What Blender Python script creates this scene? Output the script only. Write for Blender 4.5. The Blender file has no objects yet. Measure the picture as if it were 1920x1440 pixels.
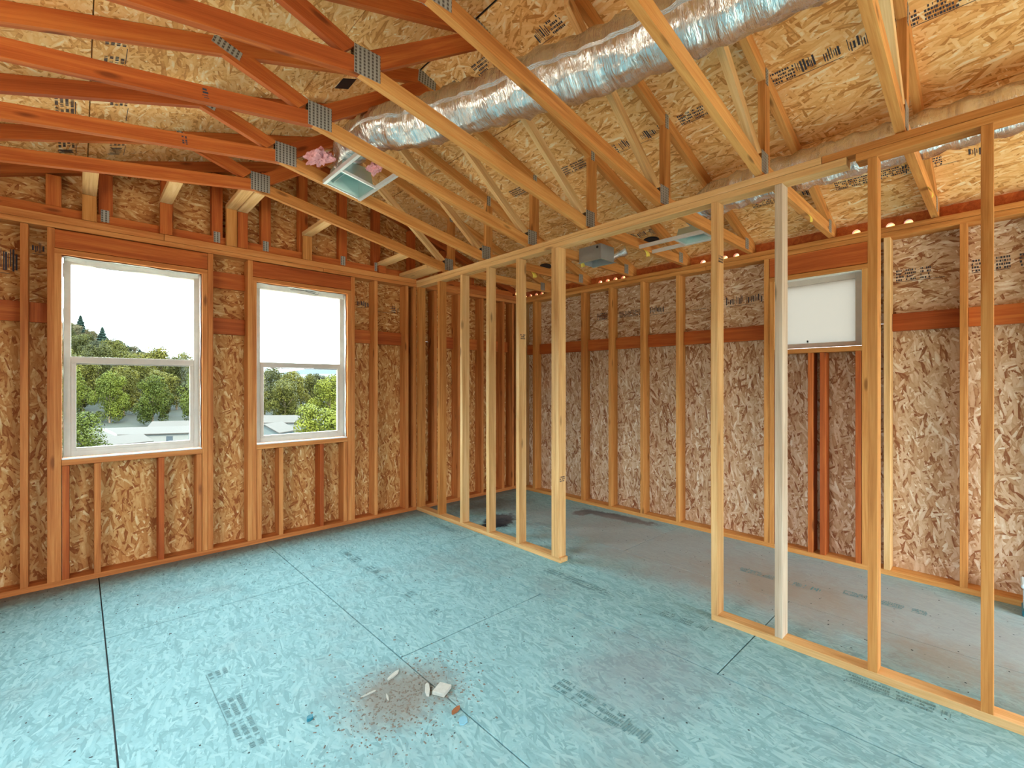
import bpy, bmesh, math, random
from mathutils import Vector, Matrix, noise
random.seed(7)
S = bpy.context.scene
COL = S.collection

# ------------------------------------------------------------ camera
cam_d = bpy.data.cameras.new('camera'); cam = bpy.data.objects.new('camera', cam_d); COL.objects.link(cam)
cam_d.sensor_width = 36.0; cam_d.sensor_fit = 'HORIZONTAL'; cam_d.lens = 36.0 * 864.8 / 1920.0
cam_d.clip_start = 0.02; cam_d.clip_end = 6000
cam.location = (0, 0, 1.333); cam.rotation_euler = (math.radians(90), 0, math.radians(-43.2))
S.camera = cam
# ------------------------------------------------------------ sky, sun, exposure
W = bpy.data.worlds.new('world'); S.world = W; W.use_nodes = True
bg = W.node_tree.nodes['Background']; bg.inputs['Color'].default_value = (0.76, 0.93, 1.0, 1); bg.inputs['Strength'].default_value = 5.0
sun_d = bpy.data.lights.new('sun', 'SUN'); sun = bpy.data.objects.new('sun', sun_d); COL.objects.link(sun)
sun_d.energy = 3.6; sun_d.angle = 0.01; sun_d.color = (1.0, 0.93, 0.78)
sun.rotation_euler = Vector((0.0, 0.74, -0.67)).to_track_quat('-Z', 'Y').to_euler(); sun.location = (0, -20, 30)
S.view_settings.view_transform = 'Standard'; S.view_settings.look = 'None'
S.view_settings.exposure = 1.85; S.view_settings.gamma = 1.0; S.view_settings.use_curve_mapping = False
def portal(loc, direction, sx, sy):
    l = bpy.data.lights.new('opening_portal', 'AREA'); l.shape = 'RECTANGLE'; l.size = sx; l.size_y = sy
    l.cycles.is_portal = True
    o = bpy.data.objects.new('opening_portal', l); COL.objects.link(o); o.location = loc
    o.rotation_euler = Vector(direction).to_track_quat('-Z', 'Z').to_euler()
portal((0.307, 4.40, 1.51), (0, -1, 0), .80, 1.40)
portal((1.468, 4.40, 1.51), (0, -1, 0), .80, 1.40)
portal((-1.22, 1.65, 1.50), (1, 0, 0), 1.7, 1.3)  # portal at the opening added in the left wall
portal((2.75, -2.6 - .14, 1.25), (0, 1, 0), 2.5, 1.9)  # portal at the opening added in the rear wall

# ------------------------------------------------------------ dimensions
SW, SD, WD = .036, .083, .12          # stud thickness, 2x4 depth, outer wall depth
YW, XP, XF = 4.257, 2.607, 4.11       # inner faces: window wall, partition, far wall
XL, YR = -1.08, -2.6                  # left wall, rear wall
ZT = 2.428                            # top of double plates
RX, RZ, SL, SR = 1.62, 3.29, .322, .330   # ridge and slopes of the lower chord edge
TY = [3.73, 3.16, 2.585, 2.01, 1.44, .865, .29]
def zL(x): return RZ - SL * (RX - x)
def zR(x): return RZ - SR * (x - RX)

# ------------------------------------------------------------ materials
def new_mat(name):
    m = bpy.data.materials.new(name); m.use_nodes = True
    nt = m.node_tree; b = nt.nodes['Principled BSDF']; return m, nt, b
def N(nt, t, **kw):
    n = nt.nodes.new(t)
    for k, v in kw.items():
        if k in n.inputs.keys(): n.inputs[k].default_value = v
        else: setattr(n, k, v)
    return n
def L(nt, a, b): nt.links.new(a, b)
def ramp(nt, stops, interp='LINEAR'):
    r = nt.nodes.new('ShaderNodeValToRGB'); r.color_ramp.interpolation = interp
    el = r.color_ramp.elements
    while len(el) < len(stops): el.new(0.5)
    for e, (p, c) in zip(el, stops): e.position = p; e.color = (*c, 1)
    return r
def mixc(nt, fac, a, b, mode='MIX'):
    m = nt.nodes.new('ShaderNodeMix'); m.data_type = 'RGBA'; m.blend_type = mode
    for sock, v in ((m.inputs[0], fac), (m.inputs[6], a), (m.inputs[7], b)):
        if isinstance(v, (int, float)): sock.default_value = v
        elif isinstance(v, tuple): sock.default_value = (*v, 1)
        else: L(nt, v, sock)
    return m.outputs[2]
def mth(nt, op, a, b=None, clamp=False):
    m = nt.nodes.new('ShaderNodeMath'); m.operation = op; m.use_clamp = clamp
    for i, v in enumerate((a, b)):
        if v is None: continue
        if isinstance(v, (int, float)): m.inputs[i].default_value = v
        else: L(nt, v, m.inputs[i])
    return m.outputs[0]
def obj_coords(nt):
    tc = N(nt, 'ShaderNodeTexCoord'); oi = N(nt, 'ShaderNodeObjectInfo')
    mul = N(nt, 'ShaderNodeVectorMath', operation='MULTIPLY_ADD')
    cmb = N(nt, 'ShaderNodeCombineXYZ')
    for i, k in enumerate((37.0, 91.0, 53.0)): L(nt, mth(nt, 'MULTIPLY', oi.outputs['Random'], k), cmb.inputs[i])
    mul.operation = 'ADD'; L(nt, tc.outputs['Object'], mul.inputs[0]); L(nt, cmb.outputs[0], mul.inputs[1])
    return mul.outputs[0], oi

def lumber(name, dark, mid, light, rough=.62):
    m, nt, b = new_mat(name)
    co, oi = obj_coords(nt)
    mp = N(nt, 'ShaderNodeMapping'); mp.inputs['Scale'].default_value = (1.3, 26, 26); L(nt, co, mp.inputs[0])
    n1 = N(nt, 'ShaderNodeTexNoise', Scale=1.0, Detail=5.0, Roughness=.6, Distortion=.6); L(nt, mp.outputs[0], n1.inputs['Vector'])
    mp2 = N(nt, 'ShaderNodeMapping'); mp2.inputs['Scale'].default_value = (5, 190, 190); L(nt, co, mp2.inputs[0])
    n2 = N(nt, 'ShaderNodeTexNoise', Scale=1.0, Detail=2.0); L(nt, mp2.outputs[0], n2.inputs['Vector'])
    v = mth(nt, 'ADD', mth(nt, 'MULTIPLY', n1.outputs[0], .72), mth(nt, 'MULTIPLY', n2.outputs[0], .28))
    v = mth(nt, 'ADD', v, mth(nt, 'MULTIPLY', mth(nt, 'SUBTRACT', oi.outputs['Random'], .5), .16))
    r = ramp(nt, [(.30, dark), (.5, mid), (.68, light)]); L(nt, v, r.inputs[0])
    # knots
    mp3 = N(nt, 'ShaderNodeMapping'); mp3.inputs['Scale'].default_value = (2.6, 9, 9); L(nt, co, mp3.inputs[0])
    vo = N(nt, 'ShaderNodeTexVoronoi', Scale=1.0); L(nt, mp3.outputs[0], vo.inputs['Vector'])
    k = N(nt, 'ShaderNodeMapRange'); k.inputs[1].default_value = .07; k.inputs[2].default_value = .15; k.inputs[3].default_value = 1; k.inputs[4].default_value = 0
    L(nt, vo.outputs['Distance'], k.inputs[0])
    c = mixc(nt, mth(nt, 'MULTIPLY', k.outputs[0], .75), r.outputs[0], tuple(x * .45 for x in dark))
    L(nt, c, b.inputs['Base Color']); b.inputs['Roughness'].default_value = rough
    b.inputs['Specular IOR Level'].default_value = .25
    bp = N(nt, 'ShaderNodeBump', Strength=.12, Distance=.002); L(nt, v, bp.inputs['Height']); L(nt, bp.outputs[0], b.inputs['Normal'])
    return m
M = {}
M['fir'] = lumber('framing_lumber', (.40, .135, .028), (.60, .245, .062), (.74, .37, .115))
M['red'] = lumber('truss_lumber', (.30, .055, .010), (.46, .102, .019), (.60, .175, .037))  # deeper red carries the bounced light of the shaded truss faces
M['pale'] = lumber('pale_lumber', (.52, .25, .085), (.72, .42, .17), (.84, .56, .28))
M['fir_red'] = lumber('backlit_wall_lumber', (.40, .11, .024), (.58, .20, .052), (.72, .31, .095))  # redder tone of the backlit window wall is put into the colour
M['grey_lumber'] = lumber('weathered_lumber', (.42, .30, .20), (.62, .48, .35), (.74, .62, .48))

def osb(name, cols, sx=12.0, sy=58.0, dirt=0.0, flat=True, floor=False):
    m, nt, b = new_mat(name)
    if floor:
        g = N(nt, 'ShaderNodeNewGeometry'); oi = N(nt, 'ShaderNodeObjectInfo')
        sw = N(nt, 'ShaderNodeMapping'); sw.inputs['Rotation'].default_value = (0, 0, math.pi / 2); L(nt, g.outputs['Position'], sw.inputs[0]); co = sw.outputs[0]
    else:
        co, oi = obj_coords(nt)
    wn = N(nt, 'ShaderNodeTexNoise', Scale=5.0, Detail=1.0); L(nt, co, wn.inputs['Vector'])
    wv = N(nt, 'ShaderNodeVectorMath', operation='MULTIPLY_ADD'); L(nt, wn.outputs['Color'], wv.inputs[0])
    wv.inputs[1].default_value = (.05, .05, 0); L(nt, co, wv.inputs[2])
    best = None
    for i, (ang, bias, s) in enumerate([(.12, .10, 1.0), (-.38, .02, 1.15), (.75, -.02, .9), (-1.2, -.12, 1.0), (.35, .0, 1.7), (1.9, -.10, 1.2)]):
        r0 = N(nt, 'ShaderNodeMapping'); r0.inputs['Rotation'].default_value = (0, 0, ang); r0.inputs['Location'].default_value = (i * 3.7, i * 1.3, 0)
        L(nt, wv.outputs[0], r0.inputs[0])
        mp = N(nt, 'ShaderNodeMapping'); mp.inputs['Scale'].default_value = (sx * s, sy * s, 0); L(nt, r0.outputs[0], mp.inputs[0])
        vo = N(nt, 'ShaderNodeTexVoronoi', voronoi_dimensions='2D', Scale=1.0); L(nt, mp.outputs[0], vo.inputs['Vector'])
        sp = N(nt, 'ShaderNodeSeparateColor'); L(nt, vo.outputs['Color'], sp.inputs[0])
        pr = mth(nt, 'ADD', sp.outputs[2], bias)
        sh = mth(nt, 'MULTIPLY', mth(nt, 'SUBTRACT', vo.outputs['Distance'], .25), .30)
        tone = mth(nt, 'SUBTRACT', sp.outputs[0], sh)
        if best is None: best = (pr, tone)
        else:
            gt = mth(nt, 'GREATER_THAN', pr, best[0])
            mx = N(nt, 'ShaderNodeMix'); mx.data_type = 'FLOAT'; L(nt, gt, mx.inputs[0]); L(nt, best[1], mx.inputs[2]); L(nt, tone, mx.inputs[3])
            best = (mth(nt, 'MAXIMUM', pr, best[0]), mx.outputs[0])
    fn = N(nt, 'ShaderNodeTexNoise', Scale=90.0, Detail=3.0); L(nt, co, fn.inputs['Vector'])
    t = mth(nt, 'ADD', best[1], mth(nt, 'MULTIPLY', mth(nt, 'SUBTRACT', fn.outputs[0], .5), .25))
    r = ramp(nt, cols); L(nt, t, r.inputs[0]); c = r.outputs[0]
    # sparse dark flecks between strands
    mpf = N(nt, 'ShaderNodeMapping'); mpf.inputs['Scale'].default_value = (24, 80, 0); mpf.inputs['Rotation'].default_value = (0, 0, .5); L(nt, wv.outputs[0], mpf.inputs[0])
    nf = N(nt, 'ShaderNodeTexNoise', Scale=1.0, Detail=2.0); L(nt, mpf.outputs[0], nf.inputs['Vector'])
    fl = N(nt, 'ShaderNodeMapRange'); fl.inputs[1].default_value = .70; fl.inputs[2].default_value = .80; L(nt, nf.outputs[0], fl.inputs[0])
    c = mixc(nt, mth(nt, 'MULTIPLY', fl.outputs[0], .5), c, tuple(x * .45 for x in cols[0][1]))
    if floor:
        # worn, stained and dirty subfloor: the spots also carry broad tones
        P = g.outputs['Position']
        big = N(nt, 'ShaderNodeTexNoise', Scale=1.6, Detail=6.0, Roughness=.65); L(nt, P, big.inputs['Vector'])
        st = N(nt, 'ShaderNodeMapRange'); st.inputs[1].default_value = .52; st.inputs[2].default_value = .72; L(nt, big.outputs[0], st.inputs[0])
        c = mixc(nt, mth(nt, 'MULTIPLY', st.outputs[0], .40), c, (.20, .19, .18))
        def spot(px, py, rx, ry, col, amt, soft=.5, nz=.5, nscale=7.0, rot=0.0):
            nonlocal c
            mp = N(nt, 'ShaderNodeMapping', vector_type='TEXTURE'); mp.inputs['Location'].default_value = (px, py, 0); mp.inputs['Rotation'].default_value = (0, 0, rot)
            mp.inputs['Scale'].default_value = (rx, ry, 1); L(nt, P, mp.inputs[0])
            ln = N(nt, 'ShaderNodeVectorMath', operation='LENGTH'); L(nt, mp.outputs[0], ln.inputs[0])
            nn = N(nt, 'ShaderNodeTexNoise', Scale=nscale, Detail=6.0, Roughness=.7); L(nt, P, nn.inputs['Vector'])
            dd = mth(nt, 'ADD', ln.outputs['Value'], mth(nt, 'MULTIPLY', mth(nt, 'SUBTRACT', nn.outputs[0], .5), nz * 2))
            k = N(nt, 'ShaderNodeMapRange'); k.inputs[1].default_value = 1.0 - soft; k.inputs[2].default_value = 1.0; k.inputs[3].default_value = amt; k.inputs[4].default_value = 0
            L(nt, dd, k.inputs[0]); c = mixc(nt, k.outputs[0], c, col)
        spot(1.02, 1.77, .30, .25, (.235, .20, .165), .80, .6, .55, 9)
        spot(2.98, 3.36, .30, .16, (.012, .016, .028), .97, .25, .8, 8, .5)
        spot(3.93, 2.66, .10, .50, (.012, .016, .028), .97, .3, .8, 9, .12)
        spot(3.80, 2.98, .13, .09, (.012, .016, .028), .97, .25, .7, 12)
        spot(3.5, 1.2, .85, 2.9, (.36, .335, .32), .72, .5, .35, 3)  # broad grey: floor away from the cool daylight, put into the colour
        spot(3.3, 3.9, .75, .38, (.10, .055, .035), .75, .8, .5, 4)  # broad dark brown area at the far end of the narrow room
        spot(3.35, 1.0, .55, .75, (.33, .235, .165), .6, .8, .7, 5)
        spot(3.0, .15, .35, .5, (.27, .20, .14), .6, .8, .8, 6)
        spot(1.9, 1.15, .5, .4, (.24, .24, .26), .5, .8, .8, 5)
        # dirt line along the window wall
        sx_ = N(nt, 'ShaderNodeSeparateXYZ'); L(nt, P, sx_.inputs[0])
        nn = N(nt, 'ShaderNodeTexNoise', Scale=14.0, Detail=5.0); L(nt, P, nn.inputs['Vector'])
        e = mth(nt, 'ADD', sx_.outputs[1], mth(nt, 'MULTIPLY', mth(nt, 'SUBTRACT', nn.outputs[0], .5), .25))
        k = N(nt, 'ShaderNodeMapRange'); k.inputs[1].default_value = 4.0; k.inputs[2].default_value = 4.22; L(nt, e, k.inputs[0])
        c = mixc(nt, mth(nt, 'MULTIPLY', k.outputs[0], .7), c, (.15, .085, .045))
        # small pits and specks
        vs = N(nt, 'ShaderNodeTexVoronoi', Scale=17.0); L(nt, P, vs.inputs['Vector'])
        k = N(nt, 'ShaderNodeMapRange'); k.inputs[1].default_value = .05; k.inputs[2].default_value = .09; k.inputs[3].default_value = 1; k.inputs[4].default_value = 0; L(nt, vs.outputs['Distance'], k.inputs[0])
        spc = N(nt, 'ShaderNodeSeparateColor'); L(nt, vs.outputs['Color'], spc.inputs[0])
        c = mixc(nt, mth(nt, 'MULTIPLY', k.outputs[0], mth(nt, 'GREATER_THAN', spc.outputs[0], .55)), c, (.03, .05, .055))
    L(nt, c, b.inputs['Base Color']); b.inputs['Roughness'].default_value = .7; b.inputs['Specular IOR Level'].default_value = .2
    bp = N(nt, 'ShaderNodeBump', Strength=.25, Distance=.002); L(nt, t, bp.inputs['Height']); L(nt, bp.outputs[0], b.inputs['Normal'])
    return m
M['osb_wall'] = osb('wall_sheathing_osb', [(.0, (.30, .115, .05)), (.16, (.50, .28, .145)), (.5, (.64, .43, .265)), (.85, (.75, .57, .41)), (1.0, (.86, .75, .61))])
M['osb_back'] = osb('backlit_wall_sheathing_osb', [(.0, (.30, .085, .020)), (.18, (.46, .18, .050)), (.5, (.56, .255, .080)), (.85, (.66, .37, .145)), (1.0, (.78, .55, .29))])  # darker, redder sheathing copy: the window wall's backlit shade is in the colour
M['osb_roof'] = osb('roof_sheathing_osb', [(.0, (.56, .23, .06)), (.16, (.77, .37, .115)), (.5, (.88, .49, .185)), (.85, (.93, .60, .28)), (1.0, (.95, .76, .49))], sx=10, sy=54)
M['osb_floor'] = osb('subfloor_osb', [(.0, (.19, .355, .38)), (.3, (.232, .425, .455)), (.6, (.265, .475, .505)), (1.0, (.33, .535, .555))], sx=14, sy=75, floor=True)  # blue-green tint of cool daylight is put into the floor colour

def plain(name, col, rough=.6, metal=0.0, noise_amt=.12, nscale=20.0, bump=0.0, spec=.4):
    m, nt, b = new_mat(name)
    tc = N(nt, 'ShaderNodeTexCoord'); n = N(nt, 'ShaderNodeTexNoise', Scale=nscale, Detail=4.0); L(nt, tc.outputs['Object'], n.inputs['Vector'])
    c = mixc(nt, n.outputs[0], tuple(x * (1 - noise_amt) for x in col), tuple(min(1, x * (1 + noise_amt)) for x in col))
    L(nt, c, b.inputs['Base Color']); b.inputs['Roughness'].default_value = rough; b.inputs['Metallic'].default_value = metal
    b.inputs['Specular IOR Level'].default_value = spec
    if bump:
        bp = N(nt, 'ShaderNodeBump', Strength=bump, Distance=.01); L(nt, n.outputs[0], bp.inputs['Height']); L(nt, bp.outputs[0], b.inputs['Normal'])
    return m
M['vinyl'] = plain('window_vinyl', (.60, .52, .45), .45)
M['vinyl_dark'] = plain('window_vinyl_shadow_line', (.30, .28, .27), .5)
M['wrap'] = plain('house_wrap_film', (.80, .79, .74), .5, bump=.4, nscale=40)
M['foam'] = plain('white_sealant', (.82, .83, .82), .7, nscale=60)
M['galv'] = plain('galvanised_steel', (.55, .60, .60), .38, .85, .10, 30)
M['galv_pale'] = plain('pale_galvanised_rail', (.74, .77, .77), .4, .45, .06, 30)
M['boot_in'] = plain('register_boot_steel', (.52, .68, .66), .32, .75, .08, 12)
M['fan_grey'] = plain('fan_housing_grey', (.36, .38, .38), .45, .35, .08, 25)
M['black'] = plain('black_rubber', (.02, .02, .022), .5)
M['pink'] = plain('pink_insulation', (.80, .36, .38), .95, 0, .35, 60, .8, .05)
M['yellow'] = plain('yellow_tag', (.80, .62, .10), .6)
M['ink'] = plain('stamp_ink', (.045, .04, .055), .7, 0, .6, 90)
M['ink_teal'] = plain('floor_stamp_ink', (.13, .26, .28), .7, 0, .5, 60)
M['scrap'] = plain('scrap_board', (.50, .50, .45), .75, 0, .15, 80)
M['chip'] = plain('splinter', (.20, .17, .14), .8, 0, .3, 80)
M['rust_chip'] = plain('brown_splinter', (.30, .10, .035), .8, 0, .3, 80)
M['blue_chip'] = plain('blue_plastic_chip', (.22, .48, .60), .6)
M['tote'] = plain('white_plastic', (.62, .74, .78), .45)
M['tote_teal'] = plain('teal_plastic', (.02, .20, .28), .45)
M['hole'] = plain('dark_vent', (.012, .014, .02), .4)

m, nt, b = new_mat('toothed_truss_plate')
tc = N(nt, 'ShaderNodeTexCoord'); mp = N(nt, 'ShaderNodeMapping'); mp.inputs['Scale'].default_value = (100, 100, 45); L(nt, tc.outputs['Object'], mp.inputs[0])
sx_ = N(nt, 'ShaderNodeSeparateXYZ'); L(nt, mp.outputs[0], sx_.inputs[0])
a = mth(nt, 'SINE', mth(nt, 'MULTIPLY', sx_.outputs[0], 3.1)); b2 = mth(nt, 'SINE', mth(nt, 'MULTIPLY', sx_.outputs[2], 9.0))
d = mth(nt, 'MULTIPLY', mth(nt, 'GREATER_THAN', a, .1), mth(nt, 'ADD', mth(nt, 'MULTIPLY', mth(nt, 'GREATER_THAN', b2, -.2), .55), .35))
c = mixc(nt, d, (.42, .42, .39), (.075, .06, .05)); L(nt, c, b.inputs['Base Color']); b.inputs['Metallic'].default_value = .5; b.inputs['Roughness'].default_value = .5
M['plate'] = m

m, nt, b = new_mat('foil_duct_jacket')
tc = N(nt, 'ShaderNodeTexCoord'); mp = N(nt, 'ShaderNodeMapping'); mp.inputs['Scale'].default_value = (1, 1, 1); L(nt, tc.outputs['UV'], mp.inputs[0])
mp.inputs['Scale'].default_value = (42, 5, 1)
n = N(nt, 'ShaderNodeTexNoise', Scale=1.0, Detail=5.0, Roughness=.62, Distortion=.5); L(nt, mp.outputs[0], n.inputs['Vector'])
n2 = N(nt, 'ShaderNodeTexNoise', Scale=9.0, Detail=3.0); L(nt, tc.outputs['Object'], n2.inputs['Vector'])
h = mth(nt, 'ADD', n.outputs[0], mth(nt, 'MULTIPLY', n2.outputs[0], .8))
bp = N(nt, 'ShaderNodeBump', Strength=.55, Distance=.03); L(nt, h, bp.inputs['Height']); L(nt, bp.outputs[0], b.inputs['Normal'])
b.inputs['Base Color'].default_value = (.80, .80, .80, 1); b.inputs['Metallic'].default_value = .95; b.inputs['Roughness'].default_value = .24
M['foil'] = m

m, nt, b = new_mat('window_glass')
out = nt.nodes['Material Output']; tr = N(nt, 'ShaderNodeBsdfTransparent'); gl = N(nt, 'ShaderNodeBsdfGlossy', Roughness=.02); mx = N(nt, 'ShaderNodeMixShader'); mx.inputs[0].default_value = .003
tr.inputs[0].default_value = (.95, .98, .97, 1); L(nt, tr.outputs[0], mx.inputs[1]); L(nt, gl.outputs[0], mx.inputs[2]); L(nt, mx.outputs[0], out.inputs[0]); M['glass'] = m
m, nt, b = new_mat('obscure_glass')
out = nt.nodes['Material Output']; tr = N(nt, 'ShaderNodeBsdfTranslucent'); tr.inputs[0].default_value = (.30, .275, .25, 1); df = N(nt, 'ShaderNodeBsdfDiffuse'); df.inputs[0].default_value = (.25, .27, .27, 1)
mx = N(nt, 'ShaderNodeMixShader'); mx.inputs[0].default_value = .12; L(nt, tr.outputs[0], mx.inputs[1]); L(nt, df.outputs[0], mx.inputs[2]); L(nt, mx.outputs[0], out.inputs[0]); M['frost'] = m

def leaf(name, c1, c2, c3):
    m, nt, b = new_mat(name)
    tc = N(nt, 'ShaderNodeTexCoord'); oi = N(nt, 'ShaderNodeObjectInfo')
    n = N(nt, 'ShaderNodeTexNoise', Scale=.9, Detail=4.0); L(nt, tc.outputs['Object'], n.inputs['Vector'])
    v = mth(nt, 'ADD', n.outputs[0], mth(nt, 'MULTIPLY', mth(nt, 'SUBTRACT', oi.outputs['Random'], .5), .35))
    r = ramp(nt, [(.3, c1), (.5, c2), (.72, c3)]); L(nt, v, r.inputs[0]); L(nt, r.outputs[0], b.inputs['Base Color'])
    b.inputs['Roughness'].default_value = .7; b.inputs['Specular IOR Level'].default_value = .1
    return m
M['leaf'] = leaf('broadleaf_foliage', (.010, .011, .002), (.030, .028, .003), (.060, .050, .005))
M['leaf_bright'] = leaf('bright_broadleaf_foliage', (.020, .025, .002), (.042, .047, .0035), (.072, .070, .006))
M['leaf_dry'] = leaf('dry_hillside_foliage', (.016, .017, .007), (.032, .028, .011), (.055, .040, .018))
M['needle'] = leaf('conifer_foliage', (.006, .013, .010), (.011, .020, .014), (.018, .028, .018))
M['bark'] = plain('tree_bark', (.10, .065, .04), .9, 0, .4, 3)
M['grass'] = plain('meadow_ground', (.085, .085, .03), .9, 0, .4, .4)
M['hillmat'] = plain('forested_slope', (.0065, .0075, .0022), .9, 0, .5, .08, 0)
M['mtn'] = plain('hazy_forest_ridge', (.026, .036, .048), .95, 0, .12, .01)  # blue of distance haze is put into the base colour
M['house_w'] = plain('white_siding', (.084, .080, .073), .8, 0, .05, 2)
M['house_g'] = plain('pale_green_siding', (.050, .057, .055), .8, 0, .05, 2)
M['house_b'] = plain('pale_blue_siding', (.045, .052, .060), .8, 0, .05, 2)
M['roof_g'] = plain('grey_brown_shingle', (.027, .0205, .0165), .9, 0, .18, 3)
M['pane_dark'] = plain('dark_window', (.03, .035, .04), .2)
M['bounce_ground'] = plain('pale_bounce_gravel', (.46, .38, .29), .9, 0, .1, 1)  # for the added ground slab that bounces daylight

# ------------------------------------------------------------ builders
def link(name, me, mat, parent=None, mw=None):
    o = bpy.data.objects.new(name, me); COL.objects.link(o)
    if mat is not None and me is not None and not me.materials: me.materials.append(M[mat] if isinstance(mat, str) else mat)
    if mw is not None: o.matrix_world = mw
    if parent is not None:
        o.parent = parent
        if mw is not None: o.matrix_local = parent.matrix_world.inverted() @ mw
    return o
def tag(o, label, cat=None, group=None, kind=None):
    o['label'] = label
    if cat: o['category'] = cat
    if group: o['group'] = group
    if kind: o['kind'] = kind
    return o
def empty(name, loc=(0, 0, 0), rz=0):
    o = bpy.data.objects.new(name, None); COL.objects.link(o); o.empty_display_size = .05
    o.matrix_world = Matrix.Translation(loc) @ Matrix.Rotation(rz, 4, 'Z'); return o
CACHE = {}
def box_mesh(l, w, h, mat, bev=.0015):
    key = (round(l, 4), round(w, 4), round(h, 4), mat, bev)
    if key in CACHE: return CACHE[key]
    bm = bmesh.new(); bmesh.ops.create_cube(bm, size=1.0); bmesh.ops.scale(bm, vec=(l, w, h), verts=bm.verts)
    if bev: bmesh.ops.bevel(bm, geom=bm.edges[:], offset=min(bev, w * .3, h * .3), segments=1, affect='EDGES')
    me = bpy.data.meshes.new('board'); bm.to_mesh(me); bm.free(); me.materials.append(M[mat]); CACHE[key] = me; return me
def board(name, par, x0, x1, y0, y1, z0, z1, mat='fir', bev=.0015):
    dx, dy, dz = x1 - x0, y1 - y0, z1 - z0; c = Vector(((x0 + x1) / 2, (y0 + y1) / 2, (z0 + z1) / 2))
    if dz >= dx and dz >= dy: me = box_mesh(dz, dy, dx, mat, bev); R = Matrix.Rotation(-math.pi / 2, 4, 'Y')
    elif dy >= dx: me = box_mesh(dy, dx, dz, mat, bev); R = Matrix.Rotation(math.pi / 2, 4, 'Z')
    else: me = box_mesh(dx, dy, dz, mat, bev); R = Matrix.Identity(4)
    return link(name, me, None, par, Matrix.Translation(c) @ R)
def prism(name, par, pts, y0, y1, mat):
    """member in a plane of constant Y; pts is its XZ outline, first edge along the grain"""
    a = Vector(pts[0]); d = Vector(pts[1]) - a; ang = math.atan2(d.y, d.x); ca, sa = math.cos(ang), math.sin(ang)
    loc = [((p[0] - a.x) * ca + (p[1] - a.y) * sa, -(p[0] - a.x) * sa + (p[1] - a.y) * ca) for p in pts]
    key = ('pr', tuple((round(u, 3), round(v, 3)) for u, v in loc), round(y1 - y0, 4), mat)
    if key not in CACHE:
        n = len(loc); bm = bmesh.new()
        f = [bm.verts.new((u, 0, v)) for u, v in loc]; g = [bm.verts.new((u, y1 - y0, v)) for u, v in loc]
        bm.faces.new(f); bm.faces.new(g[::-1])
        for i in range(n): bm.faces.new((f[i], g[i], g[(i + 1) % n], f[(i + 1) % n]))
        bmesh.ops.recalc_face_normals(bm, faces=bm.faces[:])
        me = bpy.data.meshes.new('member'); bm.to_mesh(me); bm.free(); me.materials.append(M[mat]); CACHE[key] = me
    mw = Matrix.Translation((a.x, y0, a.y)) @ Matrix.Rotation(-ang, 4, 'Y')
    return link(name, CACHE[key], None, par, mw)
def panel(name, par, corner, u, v, lu, lv, t, mat):
    """sheet with one corner, in-plane unit vectors u (strand direction) and v; local Z is its normal"""
    u = Vector(u).normalized(); v = Vector(v).normalized(); w = u.cross(v)
    me = box_mesh(lu, lv, t, mat, .001); c = Vector(corner) + u * lu / 2 + v * lv / 2 + w * t / 2
    R = Matrix((u, v, w)).transposed().to_4x4()
    return link(name, me, None, par, Matrix.Translation(c) @ R)
def sheet_poly(name, par, pts, y0, y1, mat):
    """board sheet of any outline standing in a plane of constant Y; local XY lie in the sheet"""
    n = len(pts); a = pts[0]
    v = [(p[0] - a[0], p[1] - a[1], 0) for p in pts] + [(p[0] - a[0], p[1] - a[1], -(y1 - y0)) for p in pts]
    f = [tuple(range(n)), tuple(range(2 * n - 1, n - 1, -1))] + [(i, i + n, (i + 1) % n + n, (i + 1) % n) for i in range(n)]
    me = bpy.data.meshes.new(name); me.from_pydata(v, [], f); me.update()
    return link(name, me, mat, par, Matrix.Translation((a[0], y0, a[1])) @ Matrix.Rotation(math.pi / 2, 4, 'X'))
def mesh_obj(name, verts, faces, mat, par=None, mw=None, smooth=False, solid=0):
    me = bpy.data.meshes.new(name); me.from_pydata([tuple(v) for v in verts], [], faces); me.update()
    if smooth:
        for p in me.polygons: p.use_smooth = True
    o = link(name, me, mat, par, mw if mw is not None else Matrix.Identity(4))
    if solid: md = o.modifiers.new('sheet', 'SOLIDIFY'); md.thickness = solid; md.offset = 0
    return o
def stamp(par, origin, u, v, length, height, mat='ink', seed=0, lines=4, frame=True):
    """flat ink print: rows of short illegible dashes lying on a board (u along the print, v up)"""
    rnd = random.Random(seed); u = Vector(u).normalized(); v = Vector(v).normalized(); w = u.cross(v); o0 = Vector(origin) + w * .0012
    vs, fs = [], []
    def q(a, b, c, d):
        i = len(vs)
        for s, t in ((a, c), (b, c), (b, d), (a, d)): vs.append(o0 + u * s + v * t)
        fs.append((i, i + 1, i + 2, i + 3))
    x = 0
    while x < length:
        bw = rnd.uniform(.05, .16) * 1.0; kind = rnd.random(); e = min(length, x + bw)
        if kind < .25:      # heavy bars across
            y = x
            while y < e - .004:
                ww = rnd.choice((.003, .005, .009)); q(y, min(e, y + ww), height * rnd.uniform(0, .3), height * rnd.uniform(.6, 1)); y += ww + rnd.uniform(.003, .008)
        elif kind < .85:    # rows of dashes
            for r in range(lines):
                y = x; b0 = height * r / lines; b1 = height * (r + .62) / lines
                while y < e - .003:
                    ww = rnd.uniform(.003, .010)
                    if rnd.random() < .85: q(y, min(e, y + ww), b0, b1)
                    y += ww + rnd.uniform(.002, .005)
        x = e + rnd.uniform(.006, .04)
    if frame: q(0, length * .7, -.008, -.005)
    o = mesh_obj('ink_stamp', vs, fs, mat, par); return o

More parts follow.
